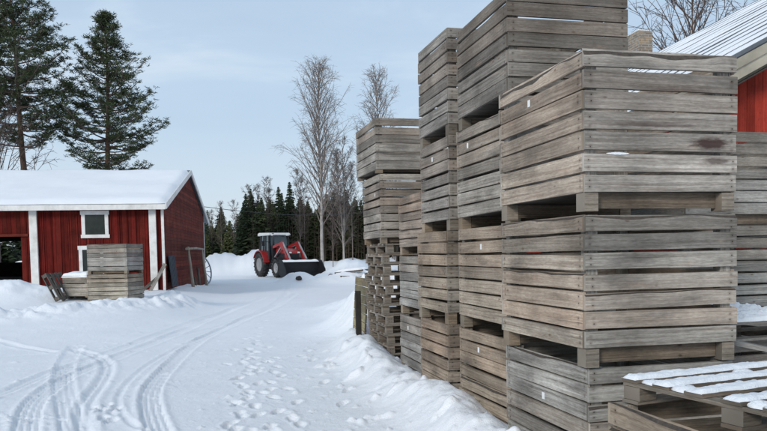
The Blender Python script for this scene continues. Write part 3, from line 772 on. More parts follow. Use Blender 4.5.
b = MB(); b.tube([(.18, 3.0, -.2), (.1, 3.0, .85)], .06, 7); b.build('pole', M['wood_dark'], wr)
b = MB(); b.board((0, 0, 0), (0, 0, 1), (1, 0, 0), (0, -1, 0), 1.15, .12, .03, 3, rb)
o = b.build('plank', M['wood']); on_barn(o, -.52, -.72, .42, (R(-14), R(28), 0)); tag(o, 'short grey plank leaning by the barn corner post', 'plank', 'loose planks')
b = MB(); b.board((0, 0, 0), (0, 0, 1), (1, 0, 0), (0, -1, 0), 1.0, .10, .03, 3, rb)
o = b.build('plank', M['wood_dark']); on_barn(o, -.82, -.75, .42, (R(-16), R(48), 0)); tag(o, 'dark low plank slanting in snow by the barn corner post', 'plank', 'loose planks')
# iron wheel behind the barn corner
wh = empty('hay_rake_wheel', (-.12, 41.0, .88), 0, 'large pale spoked iron wheel standing behind the barn corner', 'iron wheel')
wm = simple('pale_galvanised_iron', (.34, .38, .42), .5, .2, 5, .4)
ax = Vector((.80, -.55, .18)).normalized(); ex = ax.orthogonal().normalized(); ey = ax.cross(ex)
b = MB(); b.lathe([(-.03, .80), (.03, .80), (.03, .85), (-.03, .85)], (0, 0, 0), ax, 32); b.build('rim', wm, wh)
b = MB(); b.lathe([(-.09, .02), (.09, .02), (.09, .09), (-.09, .09)], (0, 0, 0), ax, 14); b.build('hub', M['metal_dark'], wh)
b = MB()
for k in range(14):
    a = k / 14 * 2 * math.pi; d = ex * math.cos(a) + ey * math.sin(a)
    b.tube([d * .08 + ax * (.05 if k % 2 else -.05), d * .81], .016, 5)
b.build('spokes', M['metal_dark'], wh)

# crates and pallet before the barn
CR = R(-21)
fr = Vector((-2.04, 21.05, 0)); dx = Matrix.Rotation(CR, 3, 'Z') @ Vector((1, 0, 0))
def fl(width, back=0, shift=0):
    dy = Matrix.Rotation(CR, 3, 'Z') @ Vector((0, 1, 0))
    p = fr - dx * (width + shift) + dy * back; return p
p = fl(1.17); make_crate((p.x, p.y, .43), CR, 1.17, .98, 'lower crate of the pair before the left barn window', 101, n=6, sw=.104, gap=.012, fh=.06, tint=(1.0, .98, .9), mats=('wood', 'wood'))
p = fl(1.15, .03, .01); make_crate((p.x, p.y, 1.185), CR, 1.15, .98, 'upper crate of the pair before the left barn window', 102, n=6, sw=.112, gap=.010, fh=.09, tint=(.86, .88, .88), mats=('wood', 'wood'), wane={'f': .035})
p = fl(.74, .06, 1.185); smc = make_crate((p.x, p.y, .55), CR, .74, .9, 'small snow topped crate beside the pair at the left barn', 103, n=5, sw=.104, gap=.012, fh=.04, tint=(.95, .93, .88), wane={'f': .02})
b = MB(); nn = 18
for i in range(nn + 1):
    for j in range(nn + 1):
        u, v = i / nn, j / nn; e = min(1, min(i, nn - i, j, nn - j) / 2)
        b.V.append(((u - .5) * .78, (v - .5) * .94, .60 + .09 * e ** .5 + .05 * e * mnoise.noise((u * 4, v * 4, 1)) - (.05 if e == 0 else 0)))
for i in range(nn):
    for j in range(nn):
        q = i * (nn + 1) + j; b.face([q, q + nn + 1, q + nn + 2, q + 1], 0, smooth=True)
b.build('snow_cap', M['snow2'], smc)
p = fl(0, -.05, 2.05)
make_pallet((p.x, p.y, .82), 0, 'dark pallet leaning on end with snow between its boards', 7, lx=.8, ly=.75, nb=4, tint=(.35, .34, .33), snow=.0, rot=(R(0), R(62), CR))

# ------------------------------------------------------------------ right barn
RPHI = .10
rbn = empty('red_barn', (0, 0, 0), 0, 'large red shed with ribbed snowy tin roof at the far right', 'barn')
e_ = Vector((math.cos(RPHI), math.sin(RPHI), 0)); n_ = Vector((-math.sin(RPHI), math.cos(RPHI), 0)); GN, SL = 8.0, .493
X0 = 2.0; rbn.location = e_ * (4.3 + X0) + n_ * GN; rbn.rotation_euler = (0, 0, RPHI)
def rz_(x): return 1.6 + (4.56 - 1.6) * GN / 9 + SL * (x + X0 + 4.3 - 9.05 * GN / 9)     # roof surface height at local x
RL, RX = 6.3, 9.6
b = MB(); x = 0.25
while x < 2 * RX - .3:
    xm = x if x < RX else 2 * RX - x
    b.board((x + .002, .33 + rb.uniform(0, .008), 0), ZB, XB, -YB, rz_(xm) - .14, .146, .025, 4, rb); x += .15
m2 = wood_mat('bright_red_boards', (.20, .022, .014), (.34, .038, .023), (.42, .058, .035), (.30, .07, .04), stain=.25, nails=False)
b.build('gable_wall', m2, rbn)
b = MB(); b.box((.22, RL / 2 + .15, rz_(.2) / 2 - .1), (.06, RL - .5, rz_(.2) - .2)); b.box((2 * RX - .22, RL / 2 + .15, rz_(.2) / 2 - .1), (.06, RL - .5, rz_(.2) - .2))
b.box((RX, RL - .2, rz_(0) / 2 - .1), (2 * RX - .6, .06, rz_(0) - .2)); b.build('side_wall', m2, rbn)
b = MB(); za, zr = rz_(-.3), rz_(RX)
b.prism([(-.3, za - .08), (RX, zr - .08), (2 * RX + .3, za - .08), (2 * RX + .3, za), (RX, zr), (-.3, za)], (0, 0, 0), (1, 0, 0), (0, 0, 1), (0, 1, 0), RL)
rroof = b.build('roof', M['tin'], rbn, fixn=True)
b = MB(); bs = MB(); pitch = RL / 14; sl_ = Vector((1, 0, SL)).normalized(); up = Vector((-SL, 0, 1)).normalized(); Lr = (RX + .3) / sl_.x
for k in range(15):
    y = k * pitch
    b.bar(Vector((-.3, y, za)) + up * .012, Vector((RX, y, zr)) + up * .016, .04, .05)
    if k < 14:
        base = len(bs.V); nu, nv = 70, 6
        for i in range(nu + 1):
            for j in range(nv + 1):
                u, v = i / nu, j / nv
                e = math.sin(math.pi * v) ** .5 if 0 < j < nv else 0
                wob_ = .018 * mnoise.noise((u * 14, k * 7, 3 + (j > nv / 2) * 9))
                P = Vector((-.3, y + .075 + (pitch - .15) * v + (wob_ if j in (0, nv) else 0), za)) + sl_ * (Lr * u) + up * (.010 + .050 * e * (.8 + .4 * mnoise.noise((u * 9, k * 3, v))))
                bs.V.append(P)
        for i in range(nu):
            for j in range(nv):
                q = base + i * (nv + 1) + j; bs.face([q, q + nv + 1, q + nv + 2, q + 1], 0, smooth=True)
b.build('roof_rib', M['tin'], rroof, fixn=True); bs.build('roof_snow', M['snow2'], rroof)
b = MB()
for (dz, dy, hh) in ((-.10, -.03, .12), (-.24, -.005, .15), (-.36, .08, .05)):
    for sgn in (0, 1):
        xa, xb_ = (-.3, RX) if not sgn else (2 * RX + .3, RX)
        b.bar((xa, dy, za + dz), (xb_, dy, zr + dz), .03, hh)
b.build('bargeboard', M['fascia'], rbn, fixn=True)
b = MB(); b.bar((-.3, .17, za - .39), (RX, .17, zr - .39), .32, .02); b.build('soffit', M['dark_in'], rbn, fixn=True)

# farmhouse with brick chimney far behind the stacks
fh_ = empty('farmhouse', (14.9, 25.2, 0), R(-2), 'distant farmhouse whose brick chimney shows above the crates', 'house')
b = MB(); b.box((-1.2, 1.4, 3.0), (5.6, 7.0, 6.0)); b.build('wall', m2, fh_)
b = MB(); b.prism([(-4.4, 5.6), (-1.2, 8.0), (2.0, 5.6), (2.0, 5.8), (-1.2, 8.25), (-4.4, 5.8)], (0, -2.4, 0), (1, 0, 0), (0, 0, 1), (0, 1, 0), 7.6); b.build('roof', M['snow2'], fh_, fixn=True)
m, tt, pp = nt('old_yellow_brick')
uvn = tt.nodes.new('ShaderNodeTexCoord'); br = tt.nodes.new('ShaderNodeTexBrick')
sp = tt.nodes.new('ShaderNodeSeparateXYZ'); tt.links.new(uvn.outputs['Object'], sp.inputs[0])
tt.links.new(comb(tt, math_(tt, 'ADD', sp.outputs[0], sp.outputs[1]), sp.outputs[2]), br.inputs['Vector'])
br.inputs['Scale'].default_value = 1; br.inputs['Brick Width'].default_value = .26; br.inputs['Row Height'].default_value = .085; br.inputs['Mortar Size'].default_value = .012
br.inputs['Color1'].default_value = (.36, .265, .17, 1); br.inputs['Color2'].default_value = (.21, .15, .11, 1); br.inputs['Mortar'].default_value = (.36, .35, .32, 1)
nz = noise_(tt, uvn.outputs['Object'], 9, 5)
tt.links.new(mix_(tt, mapr_(tt, nz, .5, .65, 0, .7), br.outputs[0], (.17, .16, .13)), pp.inputs['Base Color']); pp.inputs['Roughness'].default_value = .9
b = MB(); b.box((.60, -1.25, 8.05), (.50, .95, 2.44)); b.box((.60, -1.2, 9.31), (.50, .85, .08)); ch = b.build('chimney', m, fh_)
b = MB(); b.box((.60, -1.2, 9.372), (.44, .78, .04)); b.build('chimney_snow', M['snow2'], ch, bevel=.015)

# ------------------------------------------------------------------ tractor
TX, TY = 4.75, 52.2
trz = math.atan2(-.332, -.944)   # local +Y becomes heading (.332,-.944)
trac = empty('tractor', (TX, TY, gz(TX, TY) + .0), trz, 'red tractor with front loader and black bucket on the snowy yard', 'tractor')
tred = simple('red_tractor_paint', (.30, .014, .014), .35, .12, 3, spec=.5, dirt=(.25, .03, .03))
tyre = simple('black_tyre_rubber', (.022, .022, .023), .85, .3, 9, bump=.2, dirt=(.10, .10, .105))
rimm = simple('grey_wheel_rim', (.30, .30, .31), .5, .15, 4, .2, dirt=(.5, .5, .52))
blackm = simple('black_machine_paint', (.010, .011, .014), .6, .3, 5)
glassm = simple('cab_glass', (.03, .05, .06), .05, .15, 2, spec=.8)
roofm = simple('pale_cab_roof', (.62, .63, .63), .5, .08, 4)
lampm = simple('headlight_glass', (.75, .76, .74), .2, .05, 4)
def wheel(x, y, r, wd, lugs):
    b = MB(); h = wd / 2
    b.lathe([(-h * .85, r * .56), (-h, r * .70), (-h, r * .86), (-h * .8, r * .95), (h * .8, r * .95), (h, r * .86), (h, r * .70), (h * .85, r * .56)], (x, y, r), (1, 0, 0), 36)
    for k in range(lugs):
        for sx in (-1, 1):
            a = 2 * math.pi * (k + (.5 if sx > 0 else 0)) / lugs; a2 = a + .16
            p1 = Vector((x + sx * h * .98, y + r * .95 * math.cos(a), r + r * .95 * math.sin(a)))
            p2 = Vector((x + sx * h * .02, y + r * .965 * math.cos(a2), r + r * .965 * math.sin(a2)))
            b.bar(p1, p2, .05, .07)
    o = b.build('wheel', tyre, trac)
    b = MB(); sx = 1 if x > 0 else -1; q = r * .57
    b.lathe([(sx * h * .8, q), (sx * h * .55, q * .9), (sx * h * .2, q * .5), (sx * h * .45, q * .35), (sx * h * .5, .02), (-sx * h * .3, .02), (-sx * h * .8, q)], (x, y, r), (1, 0, 0), 24)
    for k in range(8):
        a = k / 8 * 2 * math.pi; b.box((x + sx * h * .48, y + q * .28 * math.cos(a), r + q * .28 * math.sin(a)), (.05, .035, .035))
    b.build('rim', rimm, o, fixn=True)
for sx in (-1, 1):
    wheel(sx * .90, 0, .86, .52, 20); wheel(sx * .86, 2.55, .63, .42, 18)
b = MB(); b.box((0, 1.3, .92), (.55, 3.4, .5)); b.box((0, 0, .86), (1.5, .3, .3)); b.box((0, 2.55, .62), (1.4, .2, .2)); b.box((.52, .95, .75), (.4, .7, .45)); b.box((-.52, .95, .75), (.4, .7, .45)); b.box((0, 3.15, .85), (.5, .5, .5))
b.build('chassis', blackm, trac, bevel=.03)
b = MB(); b.prism([(.95, 1.15), (3.25, 1.05), (3.38, 1.35), (3.3, 1.72), (2.6, 1.9), (.95, 2.02)], (-.42, 0, 0), (0, 1, 0), (0, 0, 1), (1, 0, 0), .84); hood = b.build('hood', tred, trac, fixn=True, bevel=.06)
b = MB(); b.box((0, 3.37, 1.34), (.6, .06, .46)); b.build('grille', blackm, hood)
for sx in (-1, 1):
    b = MB(); b.box((sx * .31, 3.375, 1.64), (.17, .05, .1), Matrix.Rotation(R(-10), 3, 'X')); b.build('headlight', lampm, hood, bevel=.01)
    b = MB(); b.box((sx * .425, 2.1, 1.42), (.02, 1.2, .36)); b.build('side_grille', blackm, hood)
# cab
b = MB()
for (x, y, x2, y2) in ((-.78, .98, -.7, .85), (.78, .98, .7, .85), (-.8, -.62, -.7, -.5), (.8, -.62, .7, -.5), (-.84, .15, -.74, .15), (.84, .15, .74, .15)):
    b.bar((x, y, 1.2), (x2, y2, 2.84), .075)
b.box((0, .2, 1.12), (1.5, 1.6, .22)); b.box((0, .95, 1.28), (1.5, .06, .3))
cab = b.build('cab_frame', blackm, trac)
b = MB(); hh_ = [(-.74, .93, -.67, .82), (.74, .93, .67, .82), (.77, -.58, .67, -.46), (-.77, -.58, -.67, -.46)]
for k in range(4):
    a_, c_ = hh_[k], hh_[(k + 1) % 4]; q = len(b.V)
    b.V += [Vector((a_[0], a_[1], 1.25)), Vector((c_[0], c_[1], 1.25)), Vector((c_[2], c_[3], 2.84)), Vector((a_[2], a_[3], 2.84))]
    b.face([q, q + 1, q + 2, q + 3])
b.build('windscreen', glassm, cab)
b = MB(); b.box((0, .2, 1.55), (.5, .5, .9)); b.box((0, -.05, 2.0), (.5, .14, .7)); b.build('seat', blackm, cab, bevel=.05)
b = MB(); b.prism([(-.78, 2.84), (1.12, 2.84), (1.18, 2.92), (1.0, 3.03), (-.6, 3.07), (-.82, 2.98)], (-.82, 0, 0), (0, 1, 0), (0, 0, 1), (1, 0, 0), 1.64); rf_ = b.build('cab_roof', roofm, trac, fixn=True, bevel=.05)
for sx in (-1, 1):
    b = MB(); b.box((sx * .55, 1.17, 2.88), (.2, .06, .1)); b.build('work_light', lampm, rf_)
    b = MB(); pts = []
    for k in range(10):
        a = R(8 + k * 16); pts.append((math.cos(a) * .98 , .86 + math.sin(a) * .98))
    poly = pts + [(p_[0] * .94, .86 + (p_[1] - .86) * .94) for p_ in pts[::-1]]
    b.prism(poly, (sx * .64 if sx > 0 else -1.16, 0, 0), (0, 1, 0), (0, 0, 1), (1, 0, 0), .52)
    b.box((sx * .68, 0.05, 1.45), (.06, 1.3, .6)); b.build('fender', tred, trac, fixn=True)
    b = MB(); b.prism([(2.55 + math.cos(R(a)) * .74, .63 + math.sin(R(a)) * .74) for a in range(20, 161, 20)] + [(2.55 + math.cos(R(a)) * .70, .63 + math.sin(R(a)) * .70) for a in range(160, 19, -20)], (sx * .66 if sx > 0 else -1.06, 0, 0), (0, 1, 0), (0, 0, 1), (1, 0, 0), .4); b.build('fender', blackm, trac, fixn=True)
    b = MB(); b.bar((sx * .74, .95, 2.4), (sx * 1.18, 1.05, 2.45), .03); b.box((sx * 1.2, 1.05, 2.3), (.2, .05, .34)); b.build('mirror', blackm, trac)
    # loader: mast, lifting arm with a raised knee, bucket link
    b = MB(); b.bar((sx * .58, 1.35, .8), (sx * .58, 1.2, 2.15), .16, .2); b.bar((sx * .58, 1.35, .85), (sx * .5, 2.6, .85), .12, .14); b.build('loader_mast', blackm, trac, fixn=True)
    b = MB(); b.bar((sx * .58, 1.15, 2.0), (sx * .58, 2.75, 2.30), .11, .18); b.bar((sx * .58, 2.68, 2.33), (sx * .60, 3.90, .80), .11, .19)
    b.prism([(2.35, 2.2), (2.8, 2.42), (3.1, 1.9), (2.7, 1.8)], (sx * .58 - .05, 0, 0), (0, 1, 0), (0, 0, 1), (1, 0, 0), .1)
    arm = b.build('loader_arm', tred, trac, fixn=True)
    b = MB(); b.bar((sx * .58, 1.45, 1.3), (sx * .58, 2.7, 2.1), .09); b.bar((sx * .58, 2.75, 2.38), (sx * .6, 3.95, 1.2), .08); b.build('hydraulic_ram', rimm, arm, fixn=True)
b = MB(); b.tube([(.5, 1.15, 1.7), (.5, 1.15, 2.85), (.5, 1.08, 2.98)], [.07, .07, .06], 10); b.build('exhaust_pipe', M['metal_dark'], trac)
b = MB(); poly = [(4.0, 1.2), (3.95, .25), (4.2, .08), (5.1, .05), (5.1, .09), (4.25, .16), (4.05, .30), (4.08, 1.2)]
b.prism(poly, (-1.42, 0, 0), (0, 1, 0), (0, 0, 1), (1, 0, 0), 2.84)
side_ = [(4.01, 1.18), (3.97, .27), (4.2, .09), (5.08, .06), (4.95, .55), (4.45, 1.12)]
b.prism(side_, (-1.45, 0, 0), (0, 1, 0), (0, 0, 1), (1, 0, 0), .05); b.prism(side_, (1.40, 0, 0), (0, 1, 0), (0, 0, 1), (1, 0, 0), .05)
bk = b.build('bucket', blackm, trac, fixn=True)
b = MB(); base = 0
for i in range(25):
    for j in range(7):
        u, v = i / 24, j / 6; e = min(1, min(i, 24 - i, j, 6 - j) / 1.5)
        b.V.append((-1.38 + 2.76 * u, 4.04 + .17 * v, 1.12 - .1 * v + e * (.07 + .05 * mnoise.noise((u * 6, v * 3, 4)))))
for i in range(24):
    for j in range(6):
        q = i * 7 + j; b.face([q, q + 7, q + 8, q + 1], 0, smooth=True)
b.build('snow_load', M['snow2'], bk)

# ------------------------------------------------------------------ debris by the bucket
rd = random.Random(17)
dl = [((6.55, 37.6, .40), (7.9, 37.0, .42), .22, 'grey plank sticking out of the snow heap before the bucket'),
      ((6.7, 36.6, .30), (8.6, 36.9, .36), .18, 'long low plank on the snow between bucket and pallet pile'),
      ((7.3, 35.2, .35), (9.2, 36.0, .5), .2, 'dark plank half buried nearest the pallet pile'),
      ((8.3, 44.6, .85), (10.0, 44.9, .95), .3, 'snow topped board stack right of the bucket'),
      ((8.35, 44.62, .62), (9.95, 44.92, .66), .3, 'brown board under the snow topped one right of the bucket')]
for i, (a_, c_, w_, lb) in enumerate(dl):
    A, Bv = Vector(a_), Vector(c_); dzp = .10 if i == 3 else 0
    A.z = gz(A.x, A.y) - .01 + dzp; Bv.z = gz(Bv.x, Bv.y) - .01 + dzp
    if i == 0: Bv.z += .25
    b = MB(); d = (Bv - A); L_ = d.length; d.normalize(); sd_ = Vector((-d.y, d.x, 0)).normalized()
    b.board(A, d, sd_, d.cross(sd_), L_, w_, .09, 4, rd)
    o = b.build('plank', M['wood_dark'] if i != 4 else M['wood_warm']); o.color = (.8, .78, .75, 1)
    tag(o, lb, 'plank', 'loose planks')
    if i in (0, 3):
        s_ = MB(); n0 = 14
        for k in range(n0 + 1):
            for j in range(5):
                e = min(1, min(k, n0 - k) / 2) * (math.sin(math.pi * j / 4) ** .6 if 0 < j < 4 else 0)
                s_.V.append(A + d * (L_ * k / n0) + sd_ * (w_ * j / 4) + Vector((0, 0, .088 + .13 * e * (1 + .5 * mnoise.noise((k * .7, j, i))))))
        for k in range(n0):
            for j in range(4):
                q = k * 5 + j; s_.face([q, q + 5, q + 6, q + 1], 0, smooth=True)
        s_.build('snow_cap', M['snow2'], o)
def rock(x, y, r, lb):
    b = MB(); n1, n2 = 8, 12
    for i in range(n1 + 1):
        for j in range(n2):
            th = math.pi * i / n1; ph = 2 * math.pi * j / n2
            v = Vector((math.sin(th) * math.cos(ph), math.sin(th) * math.sin(ph), .75 * math.cos(th)))
            b.V.append(v * r * (1 + .45 * mnoise.noise(v * 1.6 + Vector((x, y, 0)))))
    for i in range(n1):
        for j in range(n2):
            b.face([i * n2 + j, (i + 1) * n2 + j, (i + 1) * n2 + (j + 1) % n2, i * n2 + (j + 1) % n2])
    o = b.build('frozen_clod', simple('dark_frozen_earth', (.05, .045, .042), .9, .4, 8)); o.location = (x, y, gz(x, y) + r * .3); tag(o, lb, 'clod', 'frozen clods')
rock(4.85, 38.8, .17, 'dark clod in the snow heap under the bucket'); rock(6.45, 38.2, .17, 'dark clod at the foot of the heap by the planks')

# ------------------------------------------------------------------ trees
barkp = simple('pine_bark', (.10, .062, .042), .95, .35, 7, bump=.4)
barkb = simple('birch_bark', (.36, .33, .30), .85, .25, 3, dirt=(.10, .09, .085))
twig = simple('brown_twigs', (.115, .085, .072), .9, .25, 3)
twig_l = simple('pale_birch_twigs', (.20, .165, .145), .9, .25, 3)
needle_p = island_mat('pine_needles', (.024, .038, .016), (.080, .098, .046))
needle_s = island_mat('spruce_needles', (.014, .024, .011), (.050, .066, .030))
needle_s2 = island_mat('olive_spruce_needles', (.030, .042, .016), (.092, .102, .042))
def tri_tuft(b, c, r, n, rng, flat=.6, wd=.055):
    for _ in range(n):
        a = rng.uniform(0, 2 * math.pi); el = rng.uniform(-.35, 1.0) * flat
        d = Vector((math.cos(a), math.sin(a), el)).normalized()
        s_ = d.cross(Vector((rng.uniform(-1, 1), rng.uniform(-1, 1), rng.uniform(-1, 1)))).normalized() * wd * rng.uniform(.6, 1.2)
        o = c + Vector((rng.uniform(-1, 1), rng.uniform(-1, 1), rng.uniform(-.5, .5))) * r * .45
        q = len(b.V); L_ = r * rng.uniform(.6, 1.15)
        b.V += [o - s_ * .6, o + s_ * .6, o + d * L_ + s_ * .35, o + d * L_ - s_ * .35]; b.face([q, q + 1, q + 2, q + 3])
def make_pine(loc, H, h0, rmax, seed, label, dead=True, lean=0.0):
    rng = random.Random(seed); root = empty('pine_tree', loc, 0, label, 'pine tree', 'tall pines behind the left barn')
    tr = MB(); br = MB(); cr = MB()
    pts = [(lean * (z / H) ** 2 + .12 * math.sin(z * .35 + seed), .1 * math.cos(z * .3), z) for z in np.linspace(-.5, H, 22)]
    tr.tube(pts, [max(.03, .27 * (1 - (z[2] + .5) / (H + 1)) ** .8) for z in pts], 10)
    def axis(z):
        k = min(20, max(0, int((z + .5) / (H + .5) * 21))); return Vector((pts[k][0], pts[k][1], z))
    z = h0
    while z < H - .3:
        f = (z - h0) / (H - h0)
        prof = rmax * (min(1, .62 + f * 1.5) if f < .28 else ((1 - f) / .72) ** .95 * .98 + .03)
        nb = rng.choice((4, 5, 5, 6)) if f < .8 else 4
        a0 = rng.uniform(0, 6.28)
        for k in range(nb):
            L_ = prof * rng.uniform(.55, 1.1)
            if rng.random() < .10: L_ *= .5
            a = a0 + k * 2 * math.pi / nb + rng.uniform(-.35, .35)
            up0 = (-.02 + .38 * f + rng.uniform(-.12, .15)); zz = z + rng.uniform(-.25, .25)
            p = axis(zz); path = [p]; n = 6
            for i in range(1, n + 1):
                s_ = i / n
                path.append(p + Vector((math.cos(a) * L_ * s_, math.sin(a) * L_ * s_, L_ * (up0 * s_ - .16 * s_ * (1 - s_) + .24 * s_ ** 3))))
                a += rng.uniform(-.05, .05)
            br.tube(path, [.055 * (1 - .85 * i / n) * (.5 + .5 * (1 - f)) + .008 for i in range(n + 1)], 5)
            lo = .30 if f > .2 else .45
            for q in range(max(4, int(L_ * 3.5))):
                s_ = lo + (1.0 - lo) * ((q + rng.random()) / max(4, int(L_ * 3.5))) ** .8
                i = min(n - 1, int(s_ * n)); c = path[i].lerp(path[i + 1], s_ * n - i)
                sp = .40 * L_ * (1.15 - s_) * .7 + .10
                c = c + Vector((-math.sin(a), math.cos(a), 0)) * rng.uniform(-sp, sp) + Vector((0, 0, rng.uniform(.0, .22)))
                br.tube([path[i], c], [.014, .007], 3, cap=False)
                rc = rng.uniform(.22, .40)
                for w_ in range(rng.choice((4, 5, 6))):
                    off = Vector((rng.gauss(0, rc * .55), rng.gauss(0, rc * .55), rng.gauss(0, rc * .22)))
                    tri_tuft(cr, c + off, .20 + .07 * rng.random(), 8, rng, 1.2, .034)
        z += (.56 - .22 * f) * rng.uniform(.75, 1.2)
    for k in range(16): tri_tuft(cr, axis(H - rng.uniform(0, .9)) + Vector((rng.uniform(-.25, .25), rng.uniform(-.25, .25), .1)), .3, 9, rng, 1.0, .05)
    if dead:
        for k in range(14):
            z = h0 - rng.uniform(.1, 3.2); a = rng.uniform(0, 6.28); L_ = rng.uniform(.5, 2.2); p = axis(z)
            br.tube([p, p + Vector((math.cos(a) * L_ * .5, math.sin(a) * L_ * .5, -.05)), p + Vector((math.cos(a) * L_, math.sin(a) * L_, -.25))], [.03, .02, .006], 4)
    tr.build('trunk', barkp, root); br.build('branches', twig, root); cr.build('crown', needle_p, root); return root
make_pine((-6.1, 53.3, .4), 17.7, 6.9, 4.0, 3, 'pine with a full crown standing clear of the others behind the barn')
make_pine((-11.0, 52.4, .4), 20.8, 8.8, 4.8, 8, 'pine cut by the left photo edge behind the barn', lean=-1.0)
make_pine((-14.6, 54.5, .4), 20.0, 9.0, 4.2, 14, 'outer pine mostly beyond the left photo edge', lean=.3)

def bare_mesh(seed, H, spread, limbs, trunk_r, start, droop=.0, tw=.011, multi=1):
    rng = random.Random(seed); tr = MB(); br = MB()
    for st in range(multi):
        ox = 0 if multi == 1 else rng.uniform(-.5, .5); bx = 0 if multi == 1 else rng.uniform(-.06, .06)
        Hh = H * (1 if st == 0 else rng.uniform(.6, .9))
        pts = [Vector((ox + bx * z + .12 * math.sin(z * .5 + seed + st) * z / H, .12 * math.cos(z * .4 + seed) * z / H, z)) for z in np.linspace(-.4, Hh, 16)]
        tr.tube(pts, [max(.012, trunk_r * (1 - i / 15.5) ** .9) for i in range(16)], 8)
        for k in range(limbs // multi):
            f = start + (1 - start) * (k / (limbs / multi)) ** .9 * .97
            i = min(14, int(f * 15)); p = pts[i].lerp(pts[i + 1], f * 15 - i)
            a = k * 2.4 + rng.uniform(-.5, .5)
            prof = spread * (min(1, (f - start) * 4 + .45)) * (1 - f) ** .55 + .15
            L_ = prof * rng.uniform(.7, 1.2) * 1.5; el = R(rng.uniform(44, 68))
            path = [p]; d = Vector((math.cos(a) * math.cos(el), math.sin(a) * math.cos(el), math.sin(el))); n = 6
            for j in range(n):
                d = (d + Vector((rng.uniform(-.12, .12), rng.uniform(-.12, .12), .06 - droop * j * .05))).normalized(); path.append(path[-1] + d * L_ / n)
            r0 = trunk_r * .26 * (1 - f) ** .5 + .012
            br.tube(path, [r0 * (1 - j / (n + .3)) + tw * .5 for j in range(n + 1)], 4, cap=False)
            for q in range(7):
                s_ = rng.uniform(.22, 1.0) * n; j = min(n - 1, int(s_)); c = path[j].lerp(path[j + 1], s_ - j)
                dd = (path[j + 1] - path[j]).normalized(); d2 = (dd + Vector((rng.uniform(-1, 1), rng.uniform(-1, 1), rng.uniform(-.5, .6))) * .75).normalized()
                l2 = L_ * rng.uniform(.2, .45); e1 = c + d2 * l2 * .5; e2 = e1 + (d2 + Vector((0, 0, -.3 * droop))).normalized() * l2 * .5
                br.tube([c, e1, e2], [tw * 1.2, tw, tw * .6], 3, cap=False)
                for w_ in range(4):
                    c2 = c.lerp(e2, rng.uniform(.25, 1)); d3 = (d2 + Vector((rng.uniform(-1, 1), rng.uniform(-1, 1), rng.uniform(-.8, .5) - droop))).normalized()
                    l3 = rng.uniform(.25, .6) * min(1.3, .4 + L_ * .25)
                    br.tube([c2, c2 + d3 * l3 * .6, c2 + d3 * l3 + Vector((0, 0, -.12 * droop))], [tw * .8, tw * .65, tw * .4], 3, cap=False)
    return tr, br
def bare_tree(name, loc, label, cat, tr, br, mats, group=None, sc=1, rz=0):
    root = empty(name, loc, rz, label, cat, group); root.scale = (sc, sc, sc)
    tr.build('trunk', mats[0], root); br.build('branches', mats[1], root); return root
GB = 'bare birches and saplings along the forest edge'
t1 = bare_mesh(5, 16.6, 3.7, 96, .15, .22, .35)
bare_tree('birch_tree', (9.4, 59.7, .5), 'tall bare birch with a pale trunk rising right of the tractor', 'birch tree', *t1, (barkb, twig_l), GB)
t2 = bare_mesh(9, 16.4, 3.2, 76, .13, .30, .3)
bare_tree('birch_tree', (14.6, 61.2, .5), 'bare birch showing above the pallet pile crates', 'birch tree', *t2, (barkb, twig_l), GB)
t3 = bare_mesh(12, 11.2, 2.4, 64, .085, .2, .25, multi=2)
bare_tree('birch_tree', (11.9, 63.5, .5), 'lower twin stemmed birch between the two tall birches', 'birch tree', *t3, (barkb, twig_l), GB)
t4 = bare_mesh(15, 9.0, 1.2, 30, .05, .25, .1)
sap = bare_tree('bare_sapling', (7.5, 66, .5), '', 'sapling', *t4, (twig_l, twig), GB)
rs = random.Random(23)
sp_list = [(6.2, 72, .85), (5.6, 78, .95), (3.4, 82, .8), (2.1, 90, .85), (8.4, 66, .95), (10.6, 61.5, .85), (13.2, 66, 1.0), (15.6, 68, 1.15), (7.0, 84, 1.1), (1.0, 92, .75), (17, 66, 1.2), (12.6, 70, 1.25), (4.6, 74, .9), (9.2, 69, .95)]
for i, (x, y, s_) in enumerate(sp_list):
    o = sap if i == 0 else copy_tree(sap)
    o.location = (x, y, gz(x, y) - .1); o.scale = (s_ * rs.uniform(.9, 1.1), s_, s_); o.rotation_euler = (0, 0, rs.uniform(0, 6.28))
    o['label'] = 'slim bare sapling at the forest edge among the dark spruces'
t5 = bare_mesh(31, 10.5, 4.2, 44, .16, .15, .2)
bare_tree('bare_tree', (19.8, 26.8, .3), 'bare tree behind the right shed roof and chimney', 'tree', *t5, (twig, twig), None, 1.12)
t6 = bare_mesh(37, 9.6, 4.5, 34, .12, .25, .3, tw=.014)
bare_tree('bare_tree', (-12.3, 49.8, .3), 'bare tree whose twigs show just above the left barn roof', 'tree', *t6, (twig, twig), None, 1.0)

